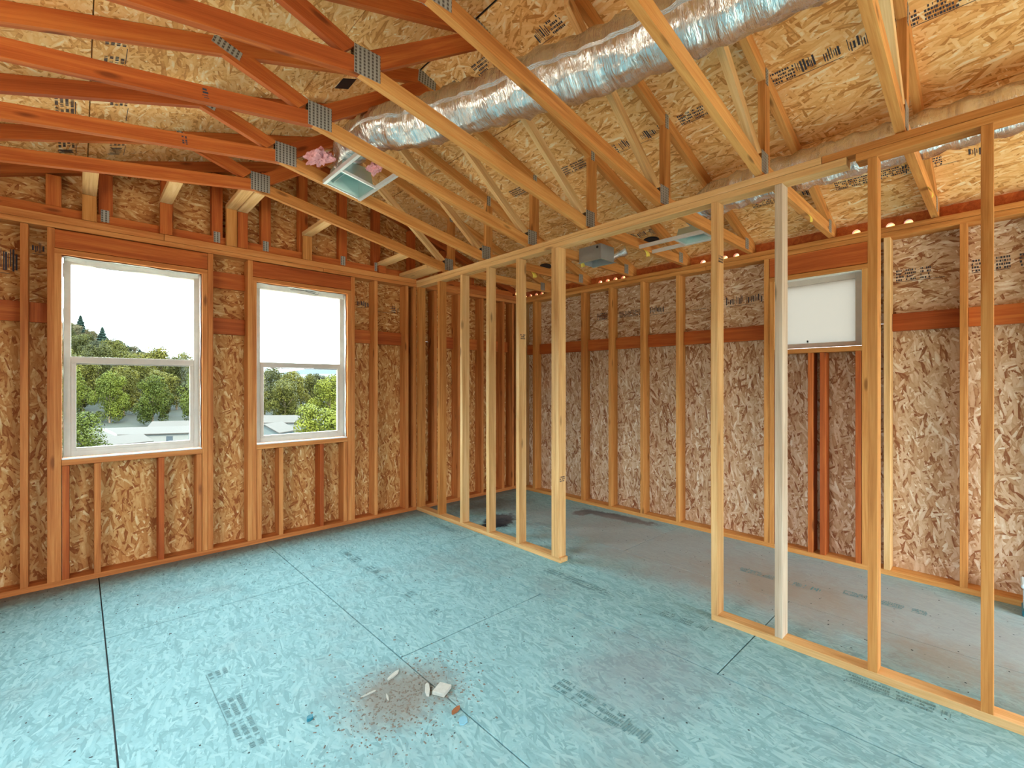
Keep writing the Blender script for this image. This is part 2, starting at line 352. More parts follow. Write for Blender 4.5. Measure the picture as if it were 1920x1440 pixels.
# ------------------------------------------------------------ floor
floor = empty('floor'); tag(floor, 'weathered grey board subfloor with dirt and ink stamps', kind='structure')
GAP = .006
def fpanel(x0, x1, y0, y1): return panel('floor_panel', floor, (x0 + GAP / 2, y0 + GAP / 2, -.02), (1, 0, 0), (0, 1, 0), x1 - x0 - GAP, y1 - y0 - GAP, .02, 'osb_floor')
strips = [(-1.2, .10, [-2.72, -1.4, .9, 3.2, 4.39]), (.10, 1.142, [-2.72, -1.40, .88, 3.215, 4.39]), (1.142, 2.14, [-2.72, -.30, 2.01, 4.39]),
          (2.14, 3.17, [-2.72, -1.4, .90, 3.19, 4.39]), (3.17, 4.24, [-2.72, -.25, 2.075, 4.39])]
FP = []
for x0, x1, ys in strips:
    for a, b_ in zip(ys, ys[1:]): FP.append(((x0, x1, a, b_), fpanel(x0, x1, a, b_)))
board('subfloor_joist_deck', floor, -1.2, 4.24, -2.72, 4.39, -.10, -.022, 'black', 0)
def fpar(x, y):
    for (x0, x1, a, b_), o in FP:
        if x0 <= x <= x1 and a <= y <= b_: return o
    return floor
for i, (x, y, ln, h, rev) in enumerate([(.43, 2.50, .62, .085, 1), (1.50, 3.57, .55, .075, 1), (1.50, 2.95, .42, .075, 1), (2.42, 2.25, .60, .075, 1), (2.45, 1.55, .45, .07, 1),
                                   (3.45, 1.30, .5, .07, 1), (2.52, .62, .48, .075, 1), (1.52, 1.36, .45, .09, 1), (1.50, 2.30, .14, .06, 1), (2.45, 3.75, .45, .07, 1), (3.55, .7, .4, .07, 1)]):
    stamp(fpar(x, y), (x, y, 0), (0, -1, 0), (1, 0, 0), ln, h, 'ink_teal', 100 + i, 3)

# ------------------------------------------------------------ window wall (wall_back)
wb = empty('wall_back'); tag(wb, 'exterior stud wall with two windows and bare board sheathing', kind='structure')
Y0, Y1 = YW, YW + WD
def vst(x, z0=SW, z1=ZT - 2 * SW, mat='fir_red', w=SW, name='stud'): return board(name, wb, x, x + w, Y0, Y1, z0, z1, mat)
board('bottom_plate', wb, XL, XF + WD, Y0, Y1, 0, SW, 'fir_red')
board('top_plate', wb, XL, 1.63, Y0, Y1, ZT - 2 * SW + .004, ZT - SW, 'fir_red')
board('top_plate', wb, 1.632, XF + WD, Y0, Y1, ZT - 2 * SW + .004, ZT - SW, 'fir_red')
board('top_plate', wb, XL, .46, Y0, Y1, ZT - SW + .002, ZT + .014, 'fir_red')
board('top_plate', wb, .462, XP, Y0, Y1, ZT - SW + .002, ZT + .014, 'fir_red')
board('top_plate', wb, XP + SD, XF + WD, Y0, Y1, ZT - SW + .002, ZT + .014, 'fir_red')
WIN = [(-.083, .698, .832, 2.192), (1.081, 1.857, .827, 2.188)]
for x in (-1.04, -.66, -.272, -.151, .7355, 1.0145, 1.894, 2.131, 2.477, 2.572, 2.83, 3.147, 3.497, 3.834, 4.00, 4.07): vst(x)
for (x0, x1, z0, z1) in WIN:
    vst(x0 - SW, SW, z1, 'fir_red', SW - .001, 'trimmer_stud'); vst(x1 + .001, SW, z1, 'fir_red', SW - .001, 'trimmer_stud')
    board('rough_sill', wb, x0, x1, Y0, Y1, z0 - SW - .004, z0 - .004, 'fir_red')
    board('header_plate', wb, x0 - SW, x1 + SW, Y0, Y1, z1, z1 + .034, 'fir_red')
    board('header', wb, x0 - SW, x1 + SW, Y0 + .003, Y1 - .01, z1 + .038, ZT - 2 * SW - .004, 'red')
for x, zt in [(-.081, .79), (.076, .79), (.427, .79), (.661, .79), (1.083, .785), (1.253, .785), (1.60, .785), (1.820, .785)]:
    vst(x, SW, zt, random.choice(('fir_red', 'red')), SW - .001, 'cripple_stud')
BZ = (1.738, 1.868)
def wblock(x0, x1, z0=BZ[0], z1=BZ[1]): board('fire_block', wb, x0 + .001, x1 - .001, Y1 - SW - .001, Y1 - .001, z0, z1, 'red')
for a, b_ in [(-.624, -.272), (-.236, -.151), (.7715, 1.0145), (1.93, 2.131), (2.167, 2.477), (2.866, 3.147), (3.183, 3.497), (3.533, 3.834), (3.87, 4.0)]: wblock(a, b_)
wblock(.7715, 1.0145, 2.11, 2.24)
# sheathing sheets, split round the two openings
def wsheet(x0, x1, z0, z1, vert=True):
    if vert: return panel('sheathing_panel', wb, (x0 + .0006, Y1, z0 + .0006), (0, 0, 1), (1, 0, 0), z1 - z0 - .0012, x1 - x0 - .0012, .012, 'osb_back')
    return panel('sheathing_panel', wb, (x1 - .0006, Y1, z0 + .0006), (-1, 0, 0), (0, 0, 1), x1 - x0 - .0012, z1 - z0 - .0012, .012, 'osb_back')
ZS = 1.803
for x0, x1 in [(-1.22, -.27), (-.27, -.083), (.698, 1.081), (1.857, 2.149), (2.149, 3.165), (3.165, XF + WD + .012)]:
    wsheet(x0, x1, -.10, ZS)
    wsheet(x0, x1, ZS, ZT, False)
for x0, x1, z0, z1 in WIN:
    wsheet(x0, x1, -.10, z0); wsheet(x0, x1, z1, ZT, False)
# gable sheathing above the plates, following the roof line
def gz(x): return (zL(x) if x < RX else zR(x)) + .06
xs = [-1.22, .047, .905, 1.62, 2.40, 3.29, 4.25]
for a, b_ in zip(xs, xs[1:]):
    pts = [(b_ - .0006, ZT + .003), (a + .0006, ZT + .003), (a + .0006, max(ZT + .01, gz(a))), (b_ - .0006, max(ZT + .01, gz(b_)))]
    sheet_poly('sheathing_panel', wb, pts, Y1 + .0005, Y1 + .0125, 'osb_back')
for i, (x, z, ln, h, mode) in enumerate([(-.225, 1.62, 1.25, .075, 'v'), (1.40, .76, .62, .075, 'v'), (2.00, 2.10, .13, .07, 'h'), (2.185, 2.08, .28, .075, 'h'), (.64, 2.93, .42, .075, 'v'),
                                        (2.89, 2.08, .2, .07, 'h'), (-.42, 2.05, .14, .16, 'h'), (3.56, 1.6, 1.2, .06, 'v'), (-.225, 2.2, .22, .07, 'h'), (2.09, 2.86, .4, .06, 'v')]):
    if mode == 'v': stamp(wb, (x, Y1, z), (0, 0, -1), (-1, 0, 0), ln, h, 'ink', 20 + i)
    else: stamp(wb, (x, Y1, z), (1, 0, 0), (0, 0, 1), ln, h, 'ink', 20 + i)

# ------------------------------------------------------------ far wall (wall_right)
wr = empty('wall_right'); tag(wr, 'exterior stud wall with a small high window behind the partition', kind='structure')
X0, X1 = XF, XF + WD; YE = YR - .12
def fst(y, z0=SW, z1=ZT - 2 * SW, mat='fir', w=SW, name='stud'): return board(name, wr, X0, X1, y, y + w, z0, z1, mat)
board('bottom_plate', wr, X0, X1, YE, YW - .001, 0, SW)
board('top_plate', wr, X0, X1, YE, 1.83, ZT - 2 * SW, ZT - SW - .001); board('top_plate', wr, X0, X1, 1.832, YW - .001, ZT - 2 * SW, ZT - SW - .001)
board('top_plate', wr, X0, X1, YE, .62, ZT - SW + .001, ZT); board('top_plate', wr, X0, X1, .622, YW - .001, ZT - SW + .001, ZT)
RO = (.698, 1.272, 1.612, 2.162)
for y in (4.18, 3.965, 3.21, 2.842, 2.460, 2.080, 1.752, 1.312, .627, .537, .155, -.23, -.62, -1.0, -1.4, -1.8, -2.2, -2.6): fst(y, mat=random.choice(('fir', 'fir', 'pale')))
fst(RO[1] + .001, SW, RO[3], 'fir', SW - .001, 'trimmer_stud'); fst(RO[0] - SW, SW, RO[3], 'fir', SW - .001, 'trimmer_stud')
board('rough_sill', wr, X0, X1, RO[0], RO[1], RO[2] - SW - .002, RO[2] - .002)
board('header_plate', wr, X0, X1, RO[0] - SW, RO[1] + SW, RO[3], RO[3] + .034)
board('header', wr, X0 + .003, X1 - .01, RO[0] - SW, RO[1] + SW, RO[3] + .038, ZT - 2 * SW - .002, 'red')
for y in (1.236, 1.0, .920, .700): fst(y, SW, RO[2] - SW - .003, 'red', SW - .001, 'cripple_stud')
for a, b_ in [(4.001, 4.18), (3.246, 3.965), (2.878, 3.21), (2.496, 2.842), (2.116, 2.460), (1.788, 2.080), (1.348, 1.752), (.191, .537), (-.194, .155), (-.584, -.23)]:
    board('fire_block', wr, X1 - SW - .001, X1 - .001, a + .001, b_ - .001, 1.705, 1.828, 'red')
def fsheet(y0, y1, z0, z1, vert=True):
    if vert: return panel('sheathing_panel', wr, (X1, y1 - .0006, z0 + .0006), (0, 0, 1), (0, -1, 0), z1 - z0 - .0012, y1 - y0 - .0012, .012, 'osb_wall')
    return panel('sheathing_panel', wr, (X1, y0 + .0006, z0 + .0006), (0, 1, 0), (0, 0, 1), y1 - y0 - .0012, z1 - z0 - .0012, .012, 'osb_wall')
ZF = 1.767
for y0, y1 in [(3.23, 4.389), (2.478, 3.23), (1.272, 2.478), (.173, .698), (-.98, .173), (-1.9, -.98), (-2.73, -1.9)]:
    fsheet(y0, y1, -.1, ZF); fsheet(y0, y1, ZF, ZT - .002, False)
fsheet(.698, 1.272, -.1, RO[2]); fsheet(.698, 1.272, RO[3], ZT - .002, False)
for i, (y, z, ln, h, mode) in enumerate([(.52, 2.06, .36, .085, 'h'), (.14, 2.06, .24, .085, 'h'), (2.455, 2.04, .32, .075, 'h'), (2.06, 2.04, .26, .08, 'h'), (1.70, 2.03, .34, .08, 'h'), (3.18, 2.05, .28, .075, 'h'), (2.82, 2.05, .3, .06, 'h'),
                                        (.27, 1.62, 1.5, .065, 'v'), (2.42, 1.66, 1.5, .055, 'v'), (.13, 1.62, 1.35, .065, 'v'), (3.19, 1.6, 1.3, .05, 'v')]):
    if mode == 'v': stamp(wr, (X1, y, z), (0, 0, -1), (0, 1, 0), ln, h, 'ink', 50 + i)
    else: stamp(wr, (X1, y, z), (0, -1, 0), (0, 0, 1), ln, h, 'ink', 50 + i)
# vented eave blocks: boards with round holes between the truss tails
def vent_block(y0, y1, n):
    h0, h1 = ZT + .001, zR(X0 + .095) + .074; bm = bmesh.new(); w = y1 - y0; hh = h1 - h0
    E = []
    def loop(ps):
        v = [bm.verts.new(p) for p in ps]
        for i in range(len(v)): E.append(bm.edges.new((v[i], v[(i + 1) % len(v)])))
    loop([(0, 0, 0), (0, w, 0), (0, w, hh), (0, 0, hh)])
    for k in range(n):
        cy = w * (k + 1) / (n + 1) if n > 1 else w * .5
        cy = w / 2 + (k - (n - 1) / 2) * .098
        loop([(0, cy + .025 * math.cos(t * math.pi / 8), .020 + .025 * math.sin(t * math.pi / 8)) for t in range(16)])
    bmesh.ops.triangle_fill(bm, use_beauty=True, edges=E)
    r = bmesh.ops.extrude_face_region(bm, geom=bm.faces[:])
    bmesh.ops.translate(bm, vec=(.034, 0, 0), verts=[g for g in r['geom'] if isinstance(g, bmesh.types.BMVert)])
    bmesh.ops.recalc_face_normals(bm, faces=bm.faces[:])
    me = bpy.data.meshes.new('vented_block'); bm.to_mesh(me); bm.free()
    link('vented_block', me, 'red', wr, Matrix.Translation((X0 + .075, y0, h0)))
ends = [YW + .10] + TY
for i, (a, b_) in enumerate(zip(ends, ends[1:])):
    vent_block(b_ + SW + .001, a - .001, [4, 0, 4, 0, 4, 0, 4][i])
vent_block(-.28, TY[-1] - .001, 0); vent_block(YE, -.281, 0)

# ------------------------------------------------------------ left and rear walls (out of view; their openings are added to light the room)
wl = empty('wall_left'); tag(wl, 'exterior stud wall with an opening added for daylight', kind='structure')
board('bottom_plate', wl, XL - WD, XL, YE, YW - .001, 0, SW)
board('top_plate', wl, XL - WD, XL, YE, YW - .001, ZT - 2 * SW, ZT - .012)
for y in (4.2, 3.8, 3.4, 3.0, 2.455, .81, .4, .1, -.3, -.7, -1.1, -1.5, -1.9, -2.29, -2.6): board('stud', wl, XL - WD, XL, y, y + SW, SW, ZT - 2 * SW)
for y0, y1, z0, z1 in [(2.45, 4.377, -.1, ZT - .01), (.85, 2.45, 2.12, ZT - .01), (.85, 2.45, -.1, .90), (-.4, .85, -.1, ZT - .01), (-1.6, -.4, -.1, ZT - .01), (-2.72, -1.6, -.1, ZT - .01)]:
    panel('sheathing_panel', wl, (XL - WD, y0, z0), (0, 0, 1), (0, 1, 0), z1 - z0, y1 - y0, .012, 'osb_wall')
board('eave_sun_stop', wl, XL - WD, XL - WD + .03, YE, YW + .11, ZT - .008, zL(XL - WD) + .08, 'red')  # unseen board added to keep sun out of the left eave gap
wk = empty('wall_rear'); tag(wk, 'bare stud wall with one wide opening added for daylight, facing the two windows', kind='structure')
board('bottom_plate', wk, XL, XF, YR - .11, YR, 0, SW); board('top_plate', wk, XL, XF, YR - .11, YR, ZT - SW, ZT)
for x in (XL + .01, -.66, -.24, .18, .60, 1.02, 1.46, 4.02): board('stud', wk, x, x + SW, YR - .11, YR, SW, ZT - SW)
for x in (1.9, 2.3, 2.7, 3.1, 3.5): board('cripple_stud', wk, x, x + SW, YR - .11, YR, SW, .30)
for pts in ([(XL - .13, -.1), (1.5, -.1), (1.5, zL(1.5) + .06), (XL - .13, zL(XL - .13) + .06)], [(1.5, -.1), (4.0, -.1), (4.0, .3), (1.5, .3)], [(4.0, -.1), (XF + .13, -.1), (XF + .13, zR(XF + .13) + .06), (4.0, zR(4.0) + .06)],
            [(1.5, 2.2), (4.0, 2.2), (4.0, zR(4.0) + .06), (RX, RZ + .06), (1.5, zL(1.5) + .06)]): sheet_poly('sheathing_panel', wk, pts, YE - .012, YE, 'osb_wall')

# ------------------------------------------------------------ partition
wp = empty('wall_partition'); tag(wp, 'open stud partition with a doorway dividing off the narrow room', kind='structure')
PX0, PX1 = XP, XP + SD
def pst(y, z0=SW, z1=2.355, mat='pale', name='stud', w=SW): return board(name, wp, PX0, PX1, y, y + w, z0, z1, mat)
board('bottom_plate', wp, PX0, PX1, 2.25, YW - .001, 0, SW, 'pale'); board('bottom_plate', wp, PX0, PX1, -.75, 1.13, 0, SW, 'pale')
board('top_plate', wp, PX0, PX1, .50, YW - .001, 2.356, 2.391, 'pale'); board('top_plate', wp, PX0, PX1, -.75, .465, 2.356, 2.391, 'fir')
board('top_plate', wp, PX0, PX1, .60, YW + WD - .002, 2.3925, ZT - .001, 'pale'); board('top_plate', wp, PX0, PX1, -.75, .597, 2.3925, ZT - .001, 'fir')
for y, mt in [(4.21, 'fir'), (3.825, 'fir'), (3.452, 'pale'), (3.072, 'pale'), (2.692, 'pale'), (2.305, 'pale'), (2.2685, 'pale'), (1.095, 'pale'), (.768, 'grey_lumber'), (.385, 'fir'), (.025, 'fir'), (-.36, 'fir'), (-.74, 'fir')]: pst(y, mat=mt)

for i, (yy, zz) in enumerate([(2.692, 1.70), (2.2685, .60), (1.095, 2.02), (4.21, 1.95)]):
    stamp(wp, (XP + .014, yy - .0001, zz), (1, 0, 0), (0, 0, 1), .055, .045, 'ink', 300 + i, 3, False)
# ------------------------------------------------------------ roof deck (ceiling)
cl = empty('ceiling'); tag(cl, 'bare board roof deck with panel seams and printed grade marks', kind='structure')
ROOF = {}
def rsheet(side, xa, xb, y0, y1):
    """xa, xb: plan distance; deck lies on the top edges of the chords"""
    tz = .083
    if side == 'R':
        p = Vector((xa, 0, zR(xa) + tz)); q = Vector((xb, 0, zR(xb) + tz))
    else:
        p = Vector((xa, 0, zL(xa) + tz)); q = Vector((xb, 0, zL(xb) + tz))
    d = q - p; ln = d.length; v = d.normalized()
    # strands along Y; normal points up
    if side == 'R': o = panel('roof_panel', cl, (p.x, y1 - .002, p.z), (0, -1, 0), v, y1 - y0 - .004, ln - .006, .014, 'osb_roof')
    else: o = panel('roof_panel', cl, (p.x, y1 - .002, p.z), (0, -1, 0), v, y1 - y0 - .004, ln - .006, .014, 'osb_roof')
    ROOF[(side, xa, y0)] = o; return o
for j, (xa, xb) in enumerate([(1.625, 2.245), (2.245, 3.295), (3.295, 4.34)]):
    ys = [4.42, 3.18, .882, -1.42, -2.80] if j % 2 else [4.42, 2.03, -.27, -2.80]
    for a, b_ in zip(ys, ys[1:]): rsheet('R', xa, xb, b_, a)
for j, (xa, xb) in enumerate([(1.615, 1.04), (1.04, .047), (.047, -.95), (-.95, -1.42)]):
    ys = [4.42, 3.18, .882, -1.42, -2.80] if j % 2 else [4.42, 2.03, -.27, -2.80]
    for a, b_ in zip(ys, ys[1:]):
        if not (j == 0): rsheet('L', xb, xa, b_, a)
        else: rsheet('L', xb, xa, b_, a)
for sd, pa, pb in (('L', -1.44, RX + .004), ('R', RX - .004, 4.345)):
    zf = zL if sd == 'L' else zR; p = Vector((pa, 0, zf(pa) + .0985)); q = Vector((pb, 0, zf(pb) + .0985)); dd = q - p
    panel('seam_light_block', cl, (p.x, 4.43, p.z), (0, -1, 0), dd, 7.24, dd.length, .004, 'black')  # dark sheet added to stop sun leaking through seams and ridge
def rstamp(x, y, ln, h, seed, side='R'):
    if side == 'R':
        z = zR(x) + .083; v = Vector((1, 0, -SR)).normalized(); stamp(cl, (x, y, z), (0, -1, 0), -v, ln, h, 'ink', seed)
    else:
        z = zL(x) + .083; v = Vector((1, 0, SL)).normalized(); stamp(cl, (x, y, z), (0, -1, 0), -v, ln, h, 'ink', seed)
for i, (x, y, ln, side) in enumerate([(2.80, 2.95, .34, 'R'), (2.80, 2.37, .38, 'R'), (2.80, 1.92, .46, 'R'), (2.80, 1.40, .20, 'R'), (2.80, .90, .50, 'R'), (2.80, .36, .4, 'R'), (3.74, 1.66, .22, 'R'), (3.74, 1.30, .30, 'R'), (3.76, .97, .10, 'R'),
                                     (3.78, .78, .38, 'R'), (3.79, .43, .36, 'R'), (3.74, 2.4, .3, 'R'), (1.86, 2.50, .40, 'R'), (1.92, 1.92, .3, 'R'), (.20, 3.62, .26, 'L'), (-.02, 3.56, .22, 'L'), (.22, 4.18, .24, 'L'), (-.02, 4.16, .22, 'L'), (.9, 2.62, .12, 'L'), (.16, 2.95, .2, 'L')]):
    rstamp(x, y, ln, .085, 70 + i, side)
# roof vent hole in the deck between the second and third trusses
u = Vector((0, -1, 0)); v = Vector((1, 0, SL)).normalized(); o0 = Vector((1.20, 2.945, zL(1.20) + .083 - .002))
vh = [o0, o0 + u * .13, o0 + u * .14 + v * .085, o0 + u * .01 + v * .09]
vent = mesh_obj('roof_vent_cutout', vh + [p + Vector((0, 0, .003)) for p in vh], [(0, 1, 2, 3), (7, 6, 5, 4), (0, 4, 5, 1), (1, 5, 6, 2), (2, 6, 7, 3), (3, 7, 4, 0)], 'hole', cl)

for px_, py_ in ((3.80, 3.50), (3.81, 2.20)):
    zz = zR(px_) + .083; uu = Vector((0, 1, 0)); vv = Vector((1, 0, -SR)).normalized(); ww = vv.cross(uu) * -1; rg = []
    for k in range(16): a_ = k * math.pi / 8; rg.append(Vector((px_, py_, zz)) + uu * .075 * math.cos(a_) + vv * .05 * math.sin(a_))
    dn = Vector((0, 0, -.012)); mesh_obj('vent_boot', [p + dn * .1 for p in rg] + [p + dn for p in rg], [tuple(range(16, 32))] + [(k, (k + 1) % 16, (k + 1) % 16 + 16, k + 16) for k in range(16)], 'hole', cl)
# ------------------------------------------------------------ trusses
def plate_part(par, cx, cz, w, h, y, rot=0):
    me = box_mesh(w, .0016, h, 'plate', 0)
    return link('gusset_plate', me, None, par, Matrix.Translation((cx, y, cz)) @ Matrix.Rotation(-rot, 4, 'Y'))
def truss(y, label, grp):
    t = empty('roof_truss', (RX, y, ZT)); tag(t, label, 'roof truss', grp)
    a, b_ = y, y + SW
    tc = .081; bc = .077
    prism('top_chord', t, [(-1.42, zL(-1.42)), (RX, RZ), (RX, RZ + tc), (-1.42, zL(-1.42) + tc)], a, b_, 'red')
    prism('top_chord', t, [(RX, RZ), (4.33, zR(4.33)), (4.33, zR(4.33) + tc), (RX, RZ + tc)], a, b_, 'fir')
    ax, az = .937, 2.749
    zb = lambda x: az - .159 * (ax - x) if x < ax else az - .1884 * (x - ax)
    prism('bottom_chord', t, [(-1.0, zb(-1.0)), (ax, az), (ax, az + bc), (-1.0, zb(-1.0) + bc)], a, b_, 'red')
    prism('bottom_chord', t, [(ax, az), (2.62, zb(2.62)), (2.62, zb(2.62) + bc), (ax, az + bc)], a, b_, 'fir')
    xe0 = RX + (RZ - (ZT + .004)) / SR; xe1 = RX + (RZ - (ZT + .079)) / SR
    prism('bottom_chord', t, [(2.62, ZT + .004), (xe0, ZT + .004), (xe1, ZT + .079), (2.62, ZT + .079)], a, b_, 'fir')
    e = .0006; a2, b2 = a + e, b_ - e
    # webs: left strut, strut to the ridge, long diagonal, post over the partition
    prism('web', t, [(.86, 2.815), (.50, 2.935), (.56, 3.005), (.92, 2.875)][::1], a2, b2, 'red')
    prism('web', t, [(1.03, 2.808), (1.70, 3.261), (1.62, 3.289), (1.555, 3.267), (.965, 2.868)], a2, b2, 'red')
    prism('web', t, [(2.555, 2.52), (1.735, 3.170), (1.735, 3.243), (2.61, 2.548)], a2 + e, b2 - e, 'pale')
    prism('web', t, [(2.652, 2.505), (2.652, zR(2.652) + .002), (2.727, zR(2.727) + .002), (2.727, 2.505)], a2, b2, 'fir')
    for yy in (a - .0009, b_ + .0009):
        plate_part(t, .972, 2.812, .128, .130, yy); plate_part(t, 2.652, 2.505, .098, .115, yy)
        plate_part(t, 2.682, 2.975, .040, .085, yy); plate_part(t, 1.665, 3.325, .135, .08, yy, -.1)
        plate_part(t, .527, 2.972, .125, .045, yy, -.33); plate_part(t, 4.00, 2.487, .07, .09, yy)
    return t
def chord_stamp(t, y, x, seed): stamp(t, (x, y - .0001, 2.749 - .159 * (.937 - x) + .062), (.12, 0, -1), (1, 0, .12), .045, .03, 'ink', seed, 2, False)
ORD = ['first', 'second', 'third', 'fourth', 'fifth', 'sixth', 'seventh']
for i, y in enumerate(TY):
    tt_ = truss(y, '%s scissor roof truss counted from the gable wall with the two windows' % ORD[i], 'scissor roof trusses spanning the loft')
    if i in (1, 2): chord_stamp(tt_, y, .42, 400 + i)
# gable end truss standing on the window wall, with backing blocks to the first truss
gt = wb   # the gable framing belongs to the window wall
ga, gb = YW + .042, YW + .042 + .072
ZG = ZT + .0155
board('gable_bottom_chord', gt, -1.1, 4.05, ga, gb, ZG, ZG + .068, 'red')
prism('gable_top_chord', gt, [(-1.3, zL(-1.3)), (RX, RZ), (RX, RZ + .081), (-1.3, zL(-1.3) + .081)], ga, gb, 'red')
prism('gable_top_chord', gt, [(RX, RZ), (4.1, zR(4.1)), (4.1, zR(4.1) + .081), (RX, RZ + .081)], ga, gb, 'red')
for x in (-.55, -.16, .1, .447, .77, 1.127, 1.432, 1.798, 2.142, 2.55, 2.95, 3.35):
    top = zL(x) if x < RX else zR(x + .075)
    board('gable_stud', gt, x, x + .075, ga + .004, gb - .001, ZG + .069, top, 'red')
    if x in (.1, .77, 1.127, 1.798, 2.142): link('gusset_plate', box_mesh(.045, .0016, .085, 'plate', 0), None, gt, Matrix.Translation((x + .034, ga - .001, ZG + .062)))
for j, (x0, x1, zt) in enumerate([(.016, .09, 2.617), (.436, .510, 2.675), (.862, .936, 2.742), (.9405, 1.014, 2.736), (1.453, 1.528, 2.655), (2.18, 2.256, 2.518)]):
    board('backing_post', gt, x0, x1, YW - .002, YW + .036, ZG + .0005, zt, 'red' if j % 2 else 'fir')
    board('backing_block', gt, x0, x1, TY[0] + SW + .001, YW + .036, zt + .0015, zt + .036, 'pale')
board('backing_block', gt, 2.42, 2.60, TY[0] + SW + .001, YW + .03, ZT + .016, ZT + .050, 'pale')

# ------------------------------------------------------------ windows
def single_hung(name, x0, x1, z0, z1, label):
    t = empty(name, (x0, YW + .08, z0)); tag(t, label, kind='structure')
    ya, yb = YW + .070, YW + .118; g = .008
    X0, X1, Z0, Z1 = x0 + g, x1 - g, z0 + g, z1 - g; fw = .036
    B = lambda n, a, b_, c, d, yy0=ya, yy1=yb, mt='vinyl', par=None: board(n, par or t, a, b_, yy0, yy1, c, d, mt, .002)
    B('frame_jamb', X0, X0 + fw, Z0, Z1); B('frame_jamb', X1 - fw, X1, Z0, Z1)
    B('frame_head', X0 + fw, X1 - fw, Z1 - fw, Z1); B('frame_sill', X0 + fw, X1 - fw, Z0, Z0 + fw)
    zm = 1.498; s = .026
    # lower sash in front
    sash = B('lower_sash', X0 + fw, X1 - fw, zm - .022, zm + .022, ya - .006, ya + .020)
    for n, a, b_, c, d in [('sash_stile', X0 + fw, X0 + fw + s, Z0 + fw, zm - .022), ('sash_stile', X1 - fw - s, X1 - fw, Z0 + fw, zm - .022), ('sash_rail', X0 + fw + s, X1 - fw - s, Z0 + fw, Z0 + fw + s - .004)]:
        B(n, a, b_, c, d, ya - .006, ya + .020, par=sash)
    B('shadow_strip', X0 + fw + s, X1 - fw - s, zm - .030, zm - .023, ya - .001, ya + .015, 'vinyl_dark', sash)  # dark strip under the meeting rail: a shadow line put in by colour
    pane = board('glass_pane', sash, X0 + fw + s, X1 - fw - s, ya + .006, ya + .010, Z0 + fw + s - .006, zm - .024, 'glass', 0)
    pane = board('glass_pane', t, X0 + fw, X1 - fw, ya + .030, ya + .034, zm + .020, Z1 - fw, 'glass', 0)
    # house wrap folded into the opening: crumpled strips along head, jambs and sill
    def strip(p0, p1, inward, wid, seed):
        p0, p1 = Vector(p0), Vector(p1); n = 26; vs = []; fs = []; rnd = random.Random(seed); ph = rnd.random() * 9
        for i in range(n + 1):
            f = i / n; p = p0.lerp(p1, f); w = wid * (1 + .35 * noise.noise((f * 6 + ph, 1, seed)))
            for k in range(4):
                lift = .002 + .010 * abs(noise.noise((f * 9 + ph, k * .7, seed + 3.3))) * (k / 3)
                vs.append(p + Vector((0, -w * k / 3, 0)) + Vector(inward) * lift)
        for i in range(n):
            for k in range(3): fs.append((i * 4 + k, i * 4 + k + 1, i * 4 + k + 5, i * 4 + k + 4))
        mesh_obj('house_wrap', vs, fs, 'wrap', t, smooth=True, solid=.0012)
    ye = ya + .02
    strip((x0 + .004, ye, z1 - .002), (x1 - .004, ye, z1 - .002), (0, 0, -1), .062, 1)
    strip((x1 - .002, ye, z0 + .01), (x1 - .002, ye, z1 - .01), (-1, 0, 0), .066, 2)
    strip((x0 + .002, ye, z0 + .01), (x0 + .002, ye, z1 - .01), (1, 0, 0), .055, 3)
    vs = []; n = 40; rr = random.Random(x0)
    for i in range(n + 1):
        f = i / n; xx = x0 + .012 + (x1 - x0 - .024) * f; hgt = .030 + .016 * noise.noise((f * 3.1 + x0 * 5, .3, 0)) + (.016 * f if x0 > .5 else .020 * math.sin(f * 3.1))
        for k in range(4): vs.append((xx, YW + .058 + .006 * noise.noise((f * 14, k, x0)), z1 - .003 - hgt * k / 3))
    mesh_obj('house_wrap', vs, [(i * 4 + k, i * 4 + k + 1, i * 4 + k + 5, i * 4 + k + 4) for i in range(n) for k in range(3)], 'wrap', t, smooth=True, solid=.0012)
    if x0 > .5:
        q = []; fq = []
        for (ax, az), (bx, bz) in [((1.36, 2.178), (1.36, 2.164)), ((1.36, 2.164), (1.47, 2.172)), ((1.47, 2.172), (1.60, 2.150)), ((1.60, 2.150), (1.61, 2.172)), ((1.38, 2.178), (1.46, 2.180)), ((1.49, 2.176), (1.58, 2.170))]:
            i = len(q); q += [(ax, YW + .050, az), (bx, YW + .050, bz), (bx, YW + .050, bz + .004), (ax, YW + .050, az + .004)]; fq.append((i, i + 1, i + 2, i + 3))
        mesh_obj('wrap_print', q, fq, 'ink', t)
    board('sill_sealant', t, x0 + .001, x1 - .001, YW + .004, ya - .001, z0 - .003, z0 + .005, 'foam')
    return t
single_hung('window_1', *WIN[0], label='single hung vinyl window overlooking the wooded hill and low houses')
single_hung('window_2', *WIN[1], label='single hung vinyl window overlooking the far ridge and round bright tree')
t = empty('window_3', (XF + .08, RO[0], RO[2])); tag(t, 'small square obscure glass window high in the far wall', kind='structure')
y0, y1, z0, z1 = RO; xa, xb = XF + .062, XF + .118; fw = .042
for n, a, b_, c, d in [('frame_jamb', y0 + .006, y0 + .006 + fw, z0 + .006, z1 - .006), ('frame_jamb', y1 - .006 - fw, y1 - .006, z0 + .006, z1 - .006),
                       ('frame_head', y0 + .006 + fw, y1 - .006 - fw, z1 - .006 - fw, z1 - .006), ('frame_sill', y0 + .006 + fw, y1 - .006 - fw, z0 + .006, z0 + .006 + fw * .8)]:
    board(n, t, xa, xb, a, b_, c, d, 'vinyl', .002)
board('glass_pane', t, xa + .02, xa + .025, y0 + .044, y1 - .044, z0 + .038, z1 - .046, 'frost', 0)
board('house_wrap', t, XF + .012, xa, y0 + .001, y1 - .001, z1 - .009, z1 - .001, 'wrap')
